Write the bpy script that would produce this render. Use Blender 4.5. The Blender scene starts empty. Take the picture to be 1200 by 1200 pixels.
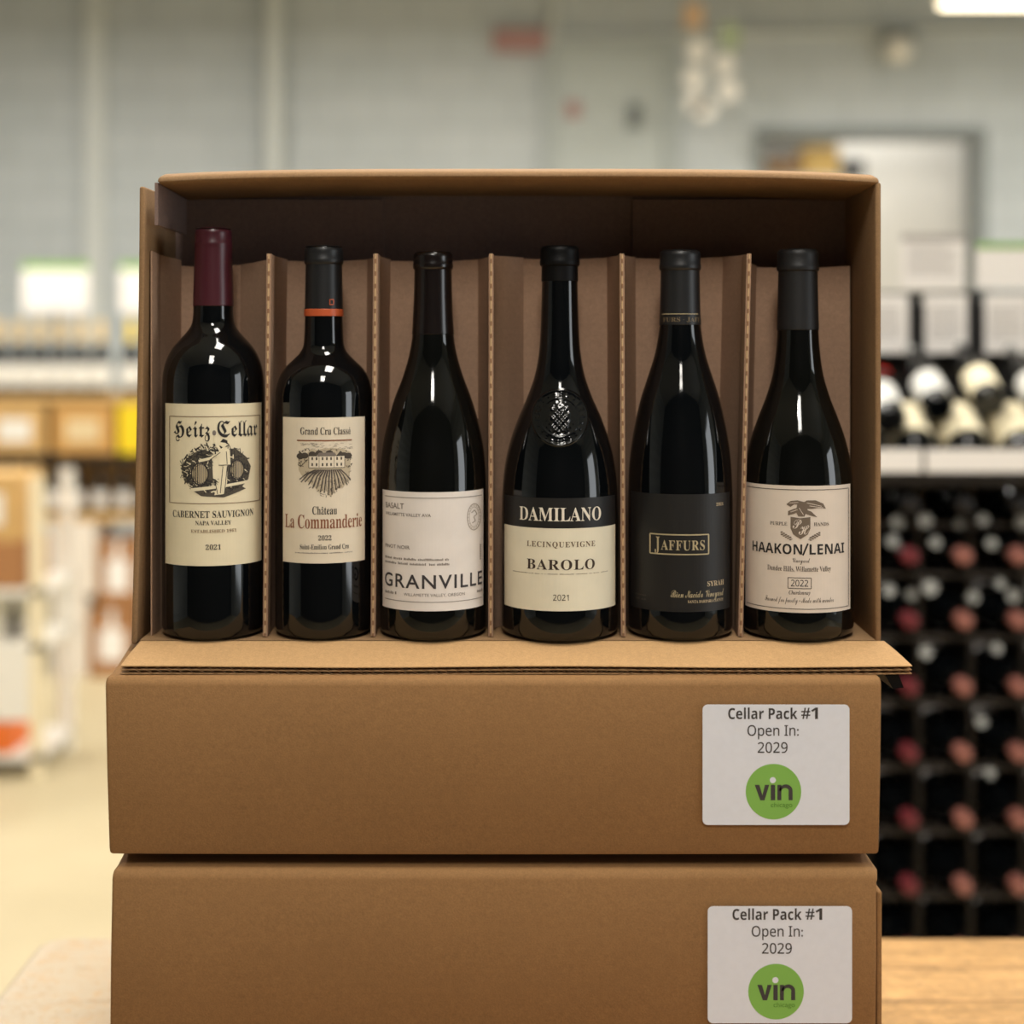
import bpy, bmesh, math, random
from mathutils import Vector, Matrix
random.seed(7)
S = bpy.context.scene
COL = S.collection
PI = math.pi

# ------------------------------------------------------------------ camera, world, exposure
CH = 1.51            # lens height above the shop floor
CY = -1.123          # lens is this far in front of the open carton's mouth
F = 1800.0           # focal length in pixels of the 1200 px frame
cam_d = bpy.data.cameras.new('camera')
cam = bpy.data.objects.new('camera', cam_d)
COL.objects.link(cam)
cam.location = (0, CY, CH)
cam.rotation_euler = (PI / 2, 0, 0)
cam_d.sensor_width = 36
cam_d.lens = 54
cam_d.shift_y = -200 / 1200
cam_d.clip_start = 0.05
cam_d.dof.use_dof = True
cam_d.dof.focus_distance = 1.095
cam_d.dof.aperture_fstop = 3.0
S.camera = cam

wd = bpy.data.worlds.new('shop_surroundings')
S.world = wd
wd.use_nodes = True
wd.node_tree.nodes['Background'].inputs[0].default_value = (0.9, 0.95, 1.0, 1)
wd.node_tree.nodes['Background'].inputs[1].default_value = 0.3

vs = S.view_settings
vs.view_transform = 'Standard'
vs.look = 'None'
vs.gamma = 1
vs.use_curve_mapping = False
vs.exposure = 0.0


def area_light(name, loc, size, energy, color=(1, .92, .8), rot=(0, 0, 0), parent=None):
    l = bpy.data.lights.new(name, 'AREA')
    l.shape = 'RECTANGLE'
    l.size, l.size_y = size
    l.energy = energy
    l.color = color
    o = bpy.data.objects.new(name, l)
    COL.objects.link(o)
    o.location = loc
    o.rotation_euler = rot
    if parent:
        o.parent = parent
    return o


K_AISLE = 60     # hanging fixtures over the aisles behind the table
K_FRONT = 40       # hanging fixtures on the camera's side
K_PEND = 28      # pendant bulb over the front of the table
K_TABLE = 47      # fixture right over the table
K_WIN = 64        # shop window in the right wall

# ------------------------------------------------------------------ helpers
def srgb(r, g, b):
    f = lambda c: (c / 255 / 12.92) if c / 255 <= .04045 else ((c / 255 + .055) / 1.055) ** 2.4
    return (f(r), f(g), f(b), 1)


def P(px, py, d):
    """photo pixel at distance d from the lens -> world point"""
    return Vector(((px - 600) * d / F, CY + d, CH + (400 - py) * d / F))


def new_mat(name):
    m = bpy.data.materials.new(name)
    m.use_nodes = True
    nt = m.node_tree
    return m, nt, nt.nodes['Principled BSDF']


def mat(name, rgb, rough=.6, metal=0, coat=0, spec=.5, noise=0, nscale=40, emit=0):
    m, nt, b = new_mat(name)
    c = srgb(*rgb)
    b.inputs['Base Color'].default_value = c
    b.inputs['Roughness'].default_value = rough
    b.inputs['Metallic'].default_value = metal
    b.inputs['Coat Weight'].default_value = coat
    b.inputs['Specular IOR Level'].default_value = spec
    if emit:
        b.inputs['Emission Color'].default_value = c
        b.inputs['Emission Strength'].default_value = emit
    if noise:
        tc = nt.nodes.new('ShaderNodeTexCoord')
        n = nt.nodes.new('ShaderNodeTexNoise')
        n.inputs['Scale'].default_value = nscale
        n.inputs['Detail'].default_value = 4
        nt.links.new(tc.outputs['Object'], n.inputs['Vector'])
        mr = nt.nodes.new('ShaderNodeMapRange')
        mr.inputs[1].default_value, mr.inputs[2].default_value = .3, .7
        mr.inputs[3].default_value, mr.inputs[4].default_value = 1 - noise, 1 + noise
        nt.links.new(n.outputs['Fac'], mr.inputs[0])
        mx = nt.nodes.new('ShaderNodeVectorMath')
        mx.operation = 'SCALE'
        mx.inputs[0].default_value = c[:3]
        nt.links.new(mr.outputs[0], mx.inputs['Scale'])
        nt.links.new(mx.outputs[0], b.inputs['Base Color'])
    return m


def cardboard(name, rgb, flute_axis=None, rough=.85):
    m, nt, b = new_mat(name)
    N, L = nt.nodes, nt.links
    b.inputs['Roughness'].default_value = rough
    b.inputs['Specular IOR Level'].default_value = .25
    tc = N.new('ShaderNodeTexCoord')
    big = N.new('ShaderNodeTexNoise'); big.inputs['Scale'].default_value = 9; big.inputs['Detail'].default_value = 3
    fine = N.new('ShaderNodeTexNoise'); fine.inputs['Scale'].default_value = 900; fine.inputs['Detail'].default_value = 2
    mid = N.new('ShaderNodeTexNoise'); mid.inputs['Scale'].default_value = 260; mid.inputs['Detail'].default_value = 3
    for n in (big, fine, mid):
        L.new(tc.outputs['Object'], n.inputs['Vector'])
    def rng(src, lo, hi):
        r = N.new('ShaderNodeMapRange')
        r.inputs[1].default_value, r.inputs[2].default_value = .3, .7
        r.inputs[3].default_value, r.inputs[4].default_value = lo, hi
        L.new(src, r.inputs[0]); return r.outputs[0]
    def mul(a, c):
        x = N.new('ShaderNodeMath'); x.operation = 'MULTIPLY'
        L.new(a, x.inputs[0]); L.new(c, x.inputs[1]); return x.outputs[0]
    k = mul(mul(rng(big.outputs['Fac'], .96, 1.05), rng(fine.outputs['Fac'], .90, 1.10)), rng(mid.outputs['Fac'], .95, 1.05))
    height = fine.outputs['Fac']
    if flute_axis is not None:
        w = N.new('ShaderNodeTexWave'); w.bands_direction = flute_axis
        w.inputs['Scale'].default_value = 45; w.inputs['Distortion'].default_value = .6
        L.new(tc.outputs['Object'], w.inputs['Vector'])
        k = mul(k, rng(w.outputs['Fac'], .992, 1.008))
    v = N.new('ShaderNodeVectorMath'); v.operation = 'SCALE'
    v.inputs[0].default_value = srgb(*rgb)[:3]
    L.new(k, v.inputs['Scale']); L.new(v.outputs[0], b.inputs['Base Color'])
    bp = N.new('ShaderNodeBump'); bp.inputs['Strength'].default_value = .25; bp.inputs['Distance'].default_value = .0006
    L.new(height, bp.inputs['Height']); L.new(bp.outputs[0], b.inputs['Normal'])
    return m


def obj(name, bm, mats, parent=None, smooth=False, loc=(0, 0, 0)):
    me = bpy.data.meshes.new(name)
    bm.normal_update()
    bm.to_mesh(me)
    bm.free()
    for m in (mats if isinstance(mats, (list, tuple)) else [mats]):
        me.materials.append(m)
    if smooth:
        for p in me.polygons:
            p.use_smooth = True
        if smooth != 'all':
            try:
                me.set_sharp_from_angle(angle=math.radians(40))
            except Exception:
                pass
    o = bpy.data.objects.new(name, me)
    COL.objects.link(o)
    o.location = loc
    if parent:
        o.parent = parent
    return o


def tag(o, label=None, cat=None, group=None, kind=None):
    if label: o['label'] = label
    if cat: o['category'] = cat
    if group: o['group'] = group
    if kind: o['kind'] = kind
    return o


def thing(name, label, cat, loc=(0, 0, 0), rz=0, group=None):
    o = bpy.data.objects.new(name, None)
    COL.objects.link(o)
    o.empty_display_size = .05
    o.location = loc
    o.rotation_euler = (0, 0, rz)
    return tag(o, label, cat, group)


def structure(name, bm, m, smooth=False):
    return tag(obj(name, bm, m, None, smooth), kind='structure')


def dup(root, loc, rot=None, label=None, group=None, cat=None):
    r = root.copy(); COL.objects.link(r)
    r.location = loc
    if rot is not None:
        r.rotation_euler = rot
    for ch in list(root.children):
        c = ch.copy(); COL.objects.link(c); c.parent = r
        for g in ch.children:
            d = g.copy(); COL.objects.link(d); d.parent = c
    if label: r['label'] = label
    if group: r['group'] = group
    if cat: r['category'] = cat
    return r


def box(bm, x0, x1, y0, y1, z0, z1, bevel=0, seg=2, mi=0):
    t = bmesh.new()
    r = bmesh.ops.create_cube(t, size=1)
    for v in t.verts:
        v.co = Vector((x0 + (v.co.x + .5) * (x1 - x0), y0 + (v.co.y + .5) * (y1 - y0), z0 + (v.co.z + .5) * (z1 - z0)))
    if bevel:
        bmesh.ops.bevel(t, geom=list(t.edges), offset=bevel, segments=seg, profile=.5, affect='EDGES')
    merge(bm, t, mi)


def merge(bm, t, mi=None):
    t.verts.ensure_lookup_table()
    vm = [bm.verts.new(v.co) for v in t.verts]
    t.verts.index_update()
    for f in t.faces:
        try:
            g = bm.faces.new([vm[v.index] for v in f.verts])
            g.material_index = f.material_index if mi is None else mi
        except ValueError:
            pass
    t.free()


def boxm(*a, **k):
    bm = bmesh.new(); box(bm, *a, **k); return bm


def lathe(prof, n=72, cap=True):
    """prof: list of (r, z)"""
    bm = bmesh.new()
    rings = []
    for r, z in prof:
        if r < 1e-6:
            rings.append([bm.verts.new((0, 0, z))])
        else:
            rings.append([bm.verts.new((r * math.sin(2 * PI * i / n), -r * math.cos(2 * PI * i / n), z)) for i in range(n)])
    for a, b in zip(rings, rings[1:]):
        if len(a) == 1 and len(b) == 1:
            continue
        for i in range(n):
            j = (i + 1) % n
            if len(a) == 1:
                bm.faces.new((a[0], b[j], b[i]))
            elif len(b) == 1:
                bm.faces.new((a[i], a[j], b[0]))
            else:
                bm.faces.new((a[i], a[j], b[j], b[i]))
    bmesh.ops.recalc_face_normals(bm, faces=bm.faces)
    return bm


def smooth_prof(pts, sub=5):
    """Catmull-Rom through (r,z) points"""
    out = []
    n = len(pts)
    for i in range(n - 1):
        p0, p1, p2, p3 = pts[max(i - 1, 0)], pts[i], pts[i + 1], pts[min(i + 2, n - 1)]
        for k in range(sub):
            t = k / sub
            q = []
            for a in (0, 1):
                q.append(.5 * (2 * p1[a] + (p2[a] - p0[a]) * t + (2 * p0[a] - 5 * p1[a] + 4 * p2[a] - p3[a]) * t * t
                               + (-p0[a] + 3 * p1[a] - 3 * p2[a] + p3[a]) * t ** 3))
            out.append(tuple(q))
    out.append(pts[-1])
    return out


def tube(bm, p, q, r, n=10, mi=0):
    p, q = Vector(p), Vector(q)
    t = bmesh.new()
    L = (q - p).length
    bmesh.ops.create_cone(t, cap_ends=True, segments=n, radius1=r, radius2=r, depth=L)
    M = Matrix.Translation((p + q) / 2) @ (q - p).to_track_quat('Z', 'Y').to_matrix().to_4x4()
    bmesh.ops.transform(t, matrix=M, verts=t.verts)
    merge(bm, t, mi)


def tubem(p, q, r, n=12):
    bm = bmesh.new(); tube(bm, p, q, r, n); return bm


# ---- lettering (built-in face; other alphabets come from its own wide character set)
def alpha(s, style):
    base = {'serif': 0x1D400, 'frak': 0x1D56C, 'script': 0x1D4D0, 'ital': 0x1D468, 'sans': 0x1D5A0, 'sansb': 0x1D5D4}.get(style)
    if base is None:
        return s
    o = ''
    for c in s:
        if 'A' <= c <= 'Z': o += chr(base + ord(c) - 65)
        elif 'a' <= c <= 'z': o += chr(base + 26 + ord(c) - 97)
        elif c.isdigit() and style in ('serif', 'sans', 'sansb'):
            o += chr({'serif': 0x1D7CE, 'sans': 0x1D7E2, 'sansb': 0x1D7EC}[style] + int(c))
        else: o += c
    return o


def text_bm(s, style=None, bold=0, spacing=1):
    cu = bpy.data.curves.new('lettering', 'FONT')
    cu.body = alpha(s, style)
    cu.resolution_u = 3
    cu.offset = bold
    cu.space_character = spacing
    o = bpy.data.objects.new('lettering', cu)
    COL.objects.link(o)
    me = bpy.data.meshes.new_from_object(o)
    t = bmesh.new()
    t.from_mesh(me)
    bpy.data.objects.remove(o)
    bpy.data.meshes.remove(me)
    bpy.data.curves.remove(cu)
    return t


class Flat:
    """Printed matter. Everything is given in photo pixels, mapped by fx, fz to metres on the (flat or rolled) sheet."""
    def __init__(s, fx, fz):
        s.bm = bmesh.new(); s.fx = fx; s.fz = fz
        s.lift = s.bm.verts.layers.float.new('lift')
        s.n = 0

    def face(s, pts, mi, lift):
        vs_ = []
        for x, y in pts:
            v = s.bm.verts.new((s.fx(x), 0, s.fz(y)))
            v[s.lift] = lift
            vs_.append(v)
        try:
            f = s.bm.faces.new(vs_); f.material_index = mi
            return f
        except ValueError:
            return None

    def rect(s, x0, y0, x1, y1, mi=0, lift=0.0, r=0):
        if r:
            pts = []
            for cx, cy, a in ((x1 - r, y0 + r, -90), (x1 - r, y1 - r, 0), (x0 + r, y1 - r, 90), (x0 + r, y0 + r, 180)):
                for k in range(6):
                    t = math.radians(a + 18 * k)
                    pts.append((cx + r * math.cos(t), cy + r * math.sin(t)))
            s.face(pts, mi, lift)
        else:
            s.face([(x0, y0), (x1, y0), (x1, y1), (x0, y1)], mi, lift)

    def ell(s, cx, cy, rx, ry, mi=1, lift=.2, n=28, a0=0):
        s.face([(cx + rx * math.cos(2 * PI * k / n + a0), cy + ry * math.sin(2 * PI * k / n + a0)) for k in range(n)], mi, lift)

    def ring(s, cx, cy, rx, ry, w, mi=1, lift=.2, n=32):
        for k in range(n):
            a, b = 2 * PI * k / n, 2 * PI * (k + 1) / n
            s.face([(cx + rx * math.cos(a), cy + ry * math.sin(a)), (cx + rx * math.cos(b), cy + ry * math.sin(b)),
                    (cx + (rx - w) * math.cos(b), cy + (ry - w) * math.sin(b)), (cx + (rx - w) * math.cos(a), cy + (ry - w) * math.sin(a))], mi, lift)

    def stroke(s, pts, w, mi=1, lift=.2, taper=False):
        for i, (p, q) in enumerate(zip(pts, pts[1:])):
            dx, dy = q[0] - p[0], q[1] - p[1]
            L = math.hypot(dx, dy) or 1
            n = max(1, len(pts) - 1)
            w0 = w * (1 - i / n) if taper else w
            w1 = w * (1 - (i + 1) / n) + .15 if taper else w
            nx, ny = -dy / L / 2, dx / L / 2
            s.face([(p[0] + nx * w0, p[1] + ny * w0), (p[0] - nx * w0, p[1] - ny * w0),
                    (q[0] - nx * w1, q[1] - ny * w1), (q[0] + nx * w1, q[1] + ny * w1)], mi, lift)

    def frame(s, x0, y0, x1, y1, w, mi=1, lift=.2):
        for a in ([(x0, y0), (x1, y0)], [(x0, y1), (x1, y1)]):
            s.stroke(a, w, mi, lift)
        for a in ([(x0, y0), (x0, y1)], [(x1, y0), (x1, y1)]):
            s.stroke(a, w, mi, lift)

    def text(s, t, x0, x1, top, base, style=None, mi=1, lift=.22, bold=0, spacing=1):
        b = text_bm(t, style, bold, spacing)
        xs = [v.co.x for v in b.verts]
        lo, hi = min(xs), max(xs)
        h = max(v.co.y for v in b.verts)
        u0, u1 = s.fx(x0), s.fx(x1)
        z0, z1 = s.fz(base), s.fz(top)
        vm = []
        for v in b.verts:
            w = s.bm.verts.new((u0 + (v.co.x - lo) / (hi - lo) * (u1 - u0), 0, z0 + v.co.y / h * (z1 - z0)))
            w[s.lift] = lift
            vm.append(w)
        b.verts.index_update()
        for f in b.faces:
            try:
                g = s.bm.faces.new([vm[v.index] for v in f.verts]); g.material_index = mi
            except ValueError:
                pass
        b.free()

    def dashes(s, x0, x1, y, h, mi=1, lift=.22, seed=1):
        """print too small to read: a row of tiny word-shaped ticks"""
        r = random.Random(seed); x = x0
        while x < x1:
            w = min(r.uniform(.9, 1.5), x1 - x)
            if r.random() < .86:
                yy = h * r.uniform(.6, 1)
                s.face([(x, y - yy), (x + w, y - yy), (x + w, y), (x, y)], mi, lift)
            x += w + .6

    def roll(s, R, name, mats, parent, step=.0025):
        """wrap the sheet round a cylinder of radius R about local Z, front at -Y"""
        bm = s.bm
        xs = [v.co.x for v in bm.verts]
        k0, k1 = int(min(xs) / step) - 1, int(max(xs) / step) + 1
        for k in range(k0, k1 + 1):
            bmesh.ops.bisect_plane(bm, geom=bm.verts[:] + bm.edges[:] + bm.faces[:], plane_co=(k * step, 0, 0), plane_no=(1, 0, 0))
        for v in bm.verts:
            a = v.co.x / R
            rr = R + .00012 + v[s.lift] * .001
            v.co = Vector((rr * math.sin(a), -rr * math.cos(a), v.co.z))
        bmesh.ops.recalc_face_normals
        for f in bm.faces:
            f.normal_update()
            c = f.calc_center_median()
            if f.normal.dot(Vector((c.x, c.y, 0))) < 0:
                f.normal_flip()
        return obj(name, bm, mats, parent)

    def flat(s, y, name, mats, parent):
        for v in s.bm.verts:
            v.co.y = y - .0002 - v[s.lift] * .001
        for f in s.bm.faces:
            f.normal_update()
            if f.normal.y > 0:
                f.normal_flip()
        return obj(name, s.bm, mats, parent)


# ------------------------------------------------------------------ materials
M_CARTON = cardboard('kraft_carton', (141, 105, 67), 'Z')
M_CARTON_IN = cardboard('kraft_carton_inside', (140, 110, 78), 'X')
M_CARTON_BACK = cardboard('kraft_back_liner', (126, 106, 98), 'X')
M_INSERT = cardboard('kraft_divider', (170, 138, 114), 'Z')
M_CORE = cardboard('corrugated_core', (178, 142, 102))
M_PERF = None
M_GLASS = mat('dark_wine_glass', (7, 9, 11), .06, spec=.5)
M_GLASS2 = mat('dark_wine_glass_olive', (9, 10, 9), .05, spec=.5)
M_BLACKFOIL = mat('matte_black_foil', (26, 27, 29), .42)
M_BROWNFOIL = mat('dark_brown_foil', (22, 16, 15), .22)
M_WINEFOIL = mat('burgundy_foil', (70, 26, 36), .35)
M_ORANGE = mat('orange_foil_band', (190, 88, 48), .4)
M_INK = mat('black_ink', (34, 31, 30), .7)
M_INKBROWN = mat('brown_ink', (120, 92, 66), .7)
M_INKGREY = mat('grey_ink', (122, 112, 104), .7)
M_INKRED = mat('russet_ink', (134, 80, 50), .7)
M_GOLDINK = mat('gold_ink', (182, 168, 134), .45)
M_PAPER_CREAM = mat('cream_label_paper', (228, 217, 186), .65, noise=.03, nscale=60)
M_PAPER_WARM = mat('warm_white_label_paper', (226, 214, 192), .65, noise=.03, nscale=60)
M_PAPER_WHITE = mat('white_label_paper', (230, 223, 217), .65, noise=.03, nscale=60)
M_PAPER_BUFF = mat('buff_label_paper', (230, 223, 200), .65, noise=.03, nscale=60)
M_PAPER_ROSE = mat('pale_label_paper', (224, 212, 199), .65, noise=.03, nscale=60)
M_PAPER_BLACK = mat('black_label_paper', (20, 20, 21), .5)
M_STICKER = mat('white_sticker_paper', (226, 230, 240), .6, noise=.015, nscale=200)
M_STICKINK = mat('sticker_ink', (62, 58, 58), .7)
M_GREEN = mat('green_logo_print', (130, 184, 84), .6)
M_GREENDK = mat('dark_green_print', (82, 132, 40), .6)
M_BLACKPLASTIC = mat('black_plastic', (4, 4, 5), .5, spec=.2)


def perf_mat():
    m, nt, b = new_mat('perforated_fold')
    N, L = nt.nodes, nt.links
    tc = N.new('ShaderNodeTexCoord'); sp = N.new('ShaderNodeSeparateXYZ')
    L.new(tc.outputs['Object'], sp.inputs[0])
    a = N.new('ShaderNodeMath'); a.operation = 'MULTIPLY'; a.inputs[1].default_value = 1 / .0092
    L.new(sp.outputs['Z'], a.inputs[0])
    fr = N.new('ShaderNodeMath'); fr.operation = 'FRACT'; L.new(a.outputs[0], fr.inputs[0])
    gt = N.new('ShaderNodeMath'); gt.operation = 'GREATER_THAN'; gt.inputs[1].default_value = .36
    L.new(fr.outputs[0], gt.inputs[0])
    mx = N.new('ShaderNodeMix'); mx.data_type = 'RGBA'
    mx.inputs['A'].default_value = srgb(150, 112, 80); mx.inputs['B'].default_value = srgb(206, 174, 132)
    L.new(gt.outputs[0], mx.inputs['Factor']); L.new(mx.outputs['Result'], b.inputs['Base Color'])
    b.inputs['Roughness'].default_value = .8
    return m
M_PERF = perf_mat()

# ------------------------------------------------------------------ the room
def wall_mat():
    m, nt, b = new_mat('grey_painted_block')
    N, L = nt.nodes, nt.links
    tc = N.new('ShaderNodeTexCoord')
    br = N.new('ShaderNodeTexBrick')
    br.inputs['Scale'].default_value = 1
    br.inputs['Brick Width'].default_value = .4; br.inputs['Row Height'].default_value = .2
    br.inputs['Mortar Size'].default_value = .008
    br.inputs['Color1'].default_value = srgb(187, 194, 197); br.inputs['Color2'].default_value = srgb(192, 198, 201)
    br.inputs['Mortar'].default_value = srgb(174, 181, 184)
    mp = N.new('ShaderNodeMapping'); mp.inputs['Rotation'].default_value = (PI / 2, 0, 0)
    L.new(tc.outputs['Object'], mp.inputs[0]); L.new(mp.outputs[0], br.inputs['Vector'])
    no = N.new('ShaderNodeTexNoise'); no.inputs['Scale'].default_value = 1.3; no.inputs['Detail'].default_value = 4
    L.new(tc.outputs['Object'], no.inputs['Vector'])
    r = N.new('ShaderNodeMapRange'); r.inputs[1].default_value, r.inputs[2].default_value = .3, .7
    r.inputs[3].default_value, r.inputs[4].default_value = .93, 1.06
    L.new(no.outputs['Fac'], r.inputs[0])
    v = N.new('ShaderNodeVectorMath'); v.operation = 'SCALE'
    L.new(br.outputs['Color'], v.inputs[0]); L.new(r.outputs[0], v.inputs['Scale'])
    L.new(v.outputs[0], b.inputs['Base Color'])
    bp = N.new('ShaderNodeBump'); bp.inputs['Strength'].default_value = .4; bp.inputs['Distance'].default_value = .006; bp.invert = True
    L.new(br.outputs['Fac'], bp.inputs['Height']); L.new(bp.outputs[0], b.inputs['Normal'])
    b.inputs['Roughness'].default_value = .55
    return m


def floor_mat():
    m, nt, b = new_mat('pale_concrete')
    N, L = nt.nodes, nt.links
    tc = N.new('ShaderNodeTexCoord')
    no = N.new('ShaderNodeTexNoise'); no.inputs['Scale'].default_value = 1.8; no.inputs['Detail'].default_value = 6
    L.new(tc.outputs['Object'], no.inputs['Vector'])
    cr = N.new('ShaderNodeValToRGB')
    cr.color_ramp.elements[0].position = .3; cr.color_ramp.elements[0].color = srgb(178, 163, 130)
    cr.color_ramp.elements[1].position = .7; cr.color_ramp.elements[1].color = srgb(194, 180, 147)
    L.new(no.outputs['Fac'], cr.inputs[0]); L.new(cr.outputs[0], b.inputs['Base Color'])
    b.inputs['Roughness'].default_value = .45
    return m


M_WALL = wall_mat()
M_FLOOR = floor_mat()
M_GREYPAINT = mat('grey_paint', (190, 196, 196), .5)
M_PIPE = mat('light_grey_pipe', (206, 210, 208), .45)
M_CEIL = mat('white_ceiling_paint', (190, 190, 184), .8)
M_BACKROOM = mat('back_room_white', (232, 229, 222), .7)
M_WHITE = mat('white_enamel', (234, 230, 222), .5)
M_BLACKMETAL = mat('black_metal', (26, 26, 26), .4)

YB = CY + 9.2       # face of the back wall
XL, XR, YF, ZT = -5.0, 5.0, -4.2, 4.2
DX0, DX1, DZ = 1.4976, 2.786, 2.737   # doorway to the back room
structure('floor', boxm(XL - .2, XR + .2, YF - .2, YB + 3, -.1, 0), M_FLOOR)
structure('ceiling', boxm(XL - .2, XR + .2, YF - .2, YB + 3, ZT, ZT + .1), M_CEIL)
structure('wall_left', boxm(XL - .2, XL, YF - .2, YB + 3, 0, ZT), M_WALL)
bm = bmesh.new()
box(bm, XL, DX0, YB, YB + .2, 0, ZT); box(bm, DX1, XR, YB, YB + .2, 0, ZT); box(bm, DX0, DX1, YB, YB + .2, DZ, ZT)
structure('wall_back', bm, M_WALL)
structure('wall_front', boxm(XL, XR, YF - .2, YF, 0, ZT), mat('charcoal_wall_paint', (40, 40, 42), .7))
structure('wall_backroom', boxm(XL, XR, YB + 2.4, YB + 2.5, 0, ZT), M_BACKROOM)
# right wall with the tall shop window that lights the bottles from the side
WY0, WY1, WZ0, WZ1 = -2.95, -1.25, .4, 3.0
bm = bmesh.new()
box(bm, XR, XR + .2, YF - .2, WY0, 0, ZT); box(bm, XR, XR + .2, WY1, YB + 3, 0, ZT)
box(bm, XR, XR + .2, WY0, WY1, 0, WZ0); box(bm, XR, XR + .2, WY0, WY1, WZ1, ZT)
structure('wall_right', bm, M_WALL)
bm = bmesh.new()
for a in ((WY0, WY0 + .05, WZ0, WZ1), (WY1 - .05, WY1, WZ0, WZ1), (WY0, WY1, WZ0, WZ0 + .05), (WY0, WY1, WZ1 - .05, WZ1)):
    box(bm, XR + .04, XR + .12, *a)
structure('window_1', bm, M_GREYPAINT)
area_light('window_daylight', (XR + .15, (WY0 + WY1) / 2, (WZ0 + WZ1) / 2), (WZ1 - WZ0, WY1 - WY0), K_WIN, (.92, .97, 1), (0, PI / 2, 0))
# door casing of the doorway
bm = bmesh.new()
for a in ((DX0 - .05, DX0 + .01, 0, DZ + .04), (DX1 - .01, DX1 + .05, 0, DZ + .04), (DX0, DX1, DZ - .01, DZ + .05)):
    box(bm, a[0], a[1], YB - .03, YB + .21, a[2], a[3])
structure('door_1', bm, mat('grey_door_casing', (128, 134, 134), .5))
# white board seen through it
tag(obj('white_board', boxm(2.1, 3.1, YB + .72, YB + .77, 0, 3.0, bevel=.01), M_BACKROOM),
    'tall white board filling most of the doorway to the back room', 'board')
# flush grey door in the back wall
g = P(650, 60, 9.17); h = P(780, 60, 9.17)
bm = bmesh.new()
box(bm, g.x, h.x, YB - .02, YB, 0, g.z)
d2 = structure('door_2', bm, mat('grey_door_paint', (184, 191, 190), .5))
bm = bmesh.new()
for a in ((g.x - .07, g.x, 0, g.z + .07), (h.x, h.x + .07, 0, h.z + .07), (g.x, h.x, g.z, g.z + .07)):
    box(bm, a[0], a[1], YB - .06, YB, a[2], a[3])
structure('trim_1', bm, mat('grey_door_trim', (172, 179, 179), .5))

# pilaster and pipes on the back wall
a = P(96, 0, 9.1); b_ = P(120, 0, 9.1)
structure('trim_2', boxm(a.x, b_.x, YB - .05, YB, 0, ZT), M_PIPE)
p = P(320, 0, 9.1)
tag(obj('drain_pipe', tubem((p.x, YB - .09, 0), (p.x, YB - .09, ZT), .058, 20), M_PIPE, None, True),
    'thick pale grey vertical pipe running up the back wall behind the open carton', 'pipe')
p = P(648, 0, 9.15)
tag(obj('conduit', tubem((p.x, YB - .035, P(0, 48, 9.15).z), (p.x, YB - .035, ZT), .03), M_PIPE, None, True),
    'short grey vertical conduit on the back wall above the grey door', 'pipe')
q0, q1 = P(640, 44, 9.15), P(1300, 32, 9.15)
tag(obj('wall_conduit', tubem((q0.x, YB - .03, q0.z), (q1.x, YB - .03, q1.z), .022), M_PIPE, None, True),
    'thin grey horizontal conduit running along the top of the back wall', 'pipe')
# red exit-style plate, alarm boxes, camera
p0, p1 = P(578, 58, 9.1), P(640, 32, 9.1)
t = thing('wall_sign', 'small dull red sign high on the grey back wall', 'sign', ((p0.x + p1.x) / 2, YB - .06, p0.z))
w_ = (p1.x - p0.x) / 2
obj('sign_box', boxm(-w_, w_, -.01, .06, 0, p1.z - p0.z, bevel=.006), mat('dull_red_plastic', (172, 132, 128), .5), t)
obj('sign_bracket', boxm(-.02, .02, .005, .06, p1.z - p0.z, p1.z - p0.z + .06), M_GREYPAINT, t)
p0, p1 = P(664, 138, 9.15), P(680, 118, 9.15)
tag(obj('alarm_box', boxm(p0.x, p1.x, YB - .05, YB - .02, p0.z, p1.z, bevel=.004), mat('faded_red_plastic', (176, 140, 136), .5)),
    'tiny faded red box on the grey door', 'alarm')
p0, p1 = P(736, 150, 9.15), P(752, 122, 9.15)
tag(obj('door_closer', boxm(p0.x, p1.x, YB - .06, YB - .02, p0.z, p1.z, bevel=.004), mat('dark_grey_box', (118, 124, 124), .5)),
    'small dark grey box near the edge of the grey door', 'door closer')
p = P(1058, 55, 9.0)
t = thing('security_camera', 'grey security camera on a bracket above the doorway', 'camera', (p.x, YB - .12, p.z))
bm = bmesh.new(); bmesh.ops.create_uvsphere(bm, u_segments=20, v_segments=12, radius=.085)
obj('dome', bm, M_WHITE, t, 'all')
obj('bracket', boxm(-.1, .1, -.02, .12, .06, .12, bevel=.01), mat('camera_bracket_grey', (130, 135, 135), .5), t)


# ------------------------------------------------------------------ hanging light fixtures
M_DIFF = mat('lit_diffuser', (255, 238, 205), .4, emit=5)
def fixture(name, x, y, z, lx, ly, energy, label, group=None):
    t = thing(name, label, 'ceiling light', (x, y, z), 0, group)
    obj('housing', boxm(-lx / 2, lx / 2, -ly / 2, ly / 2, .01, .07, bevel=.01), M_WHITE, t)
    obj('diffuser', boxm(-lx / 2 + .02, lx / 2 - .02, -ly / 2 + .02, ly / 2 - .02, -.005, .01), M_DIFF, t)
    for s_ in (-1, 1):
        obj('suspension_rod', tubem((s_ * lx * .35, 0, .07), (s_ * lx * .35, 0, ZT - z), .006, 8), M_BLACKMETAL, t)
    area_light('fixture_light', (0, 0, -.012), (lx - .04, ly - .04), energy, (1, .975, .925), (0, 0, 0), t)
    return t


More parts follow.
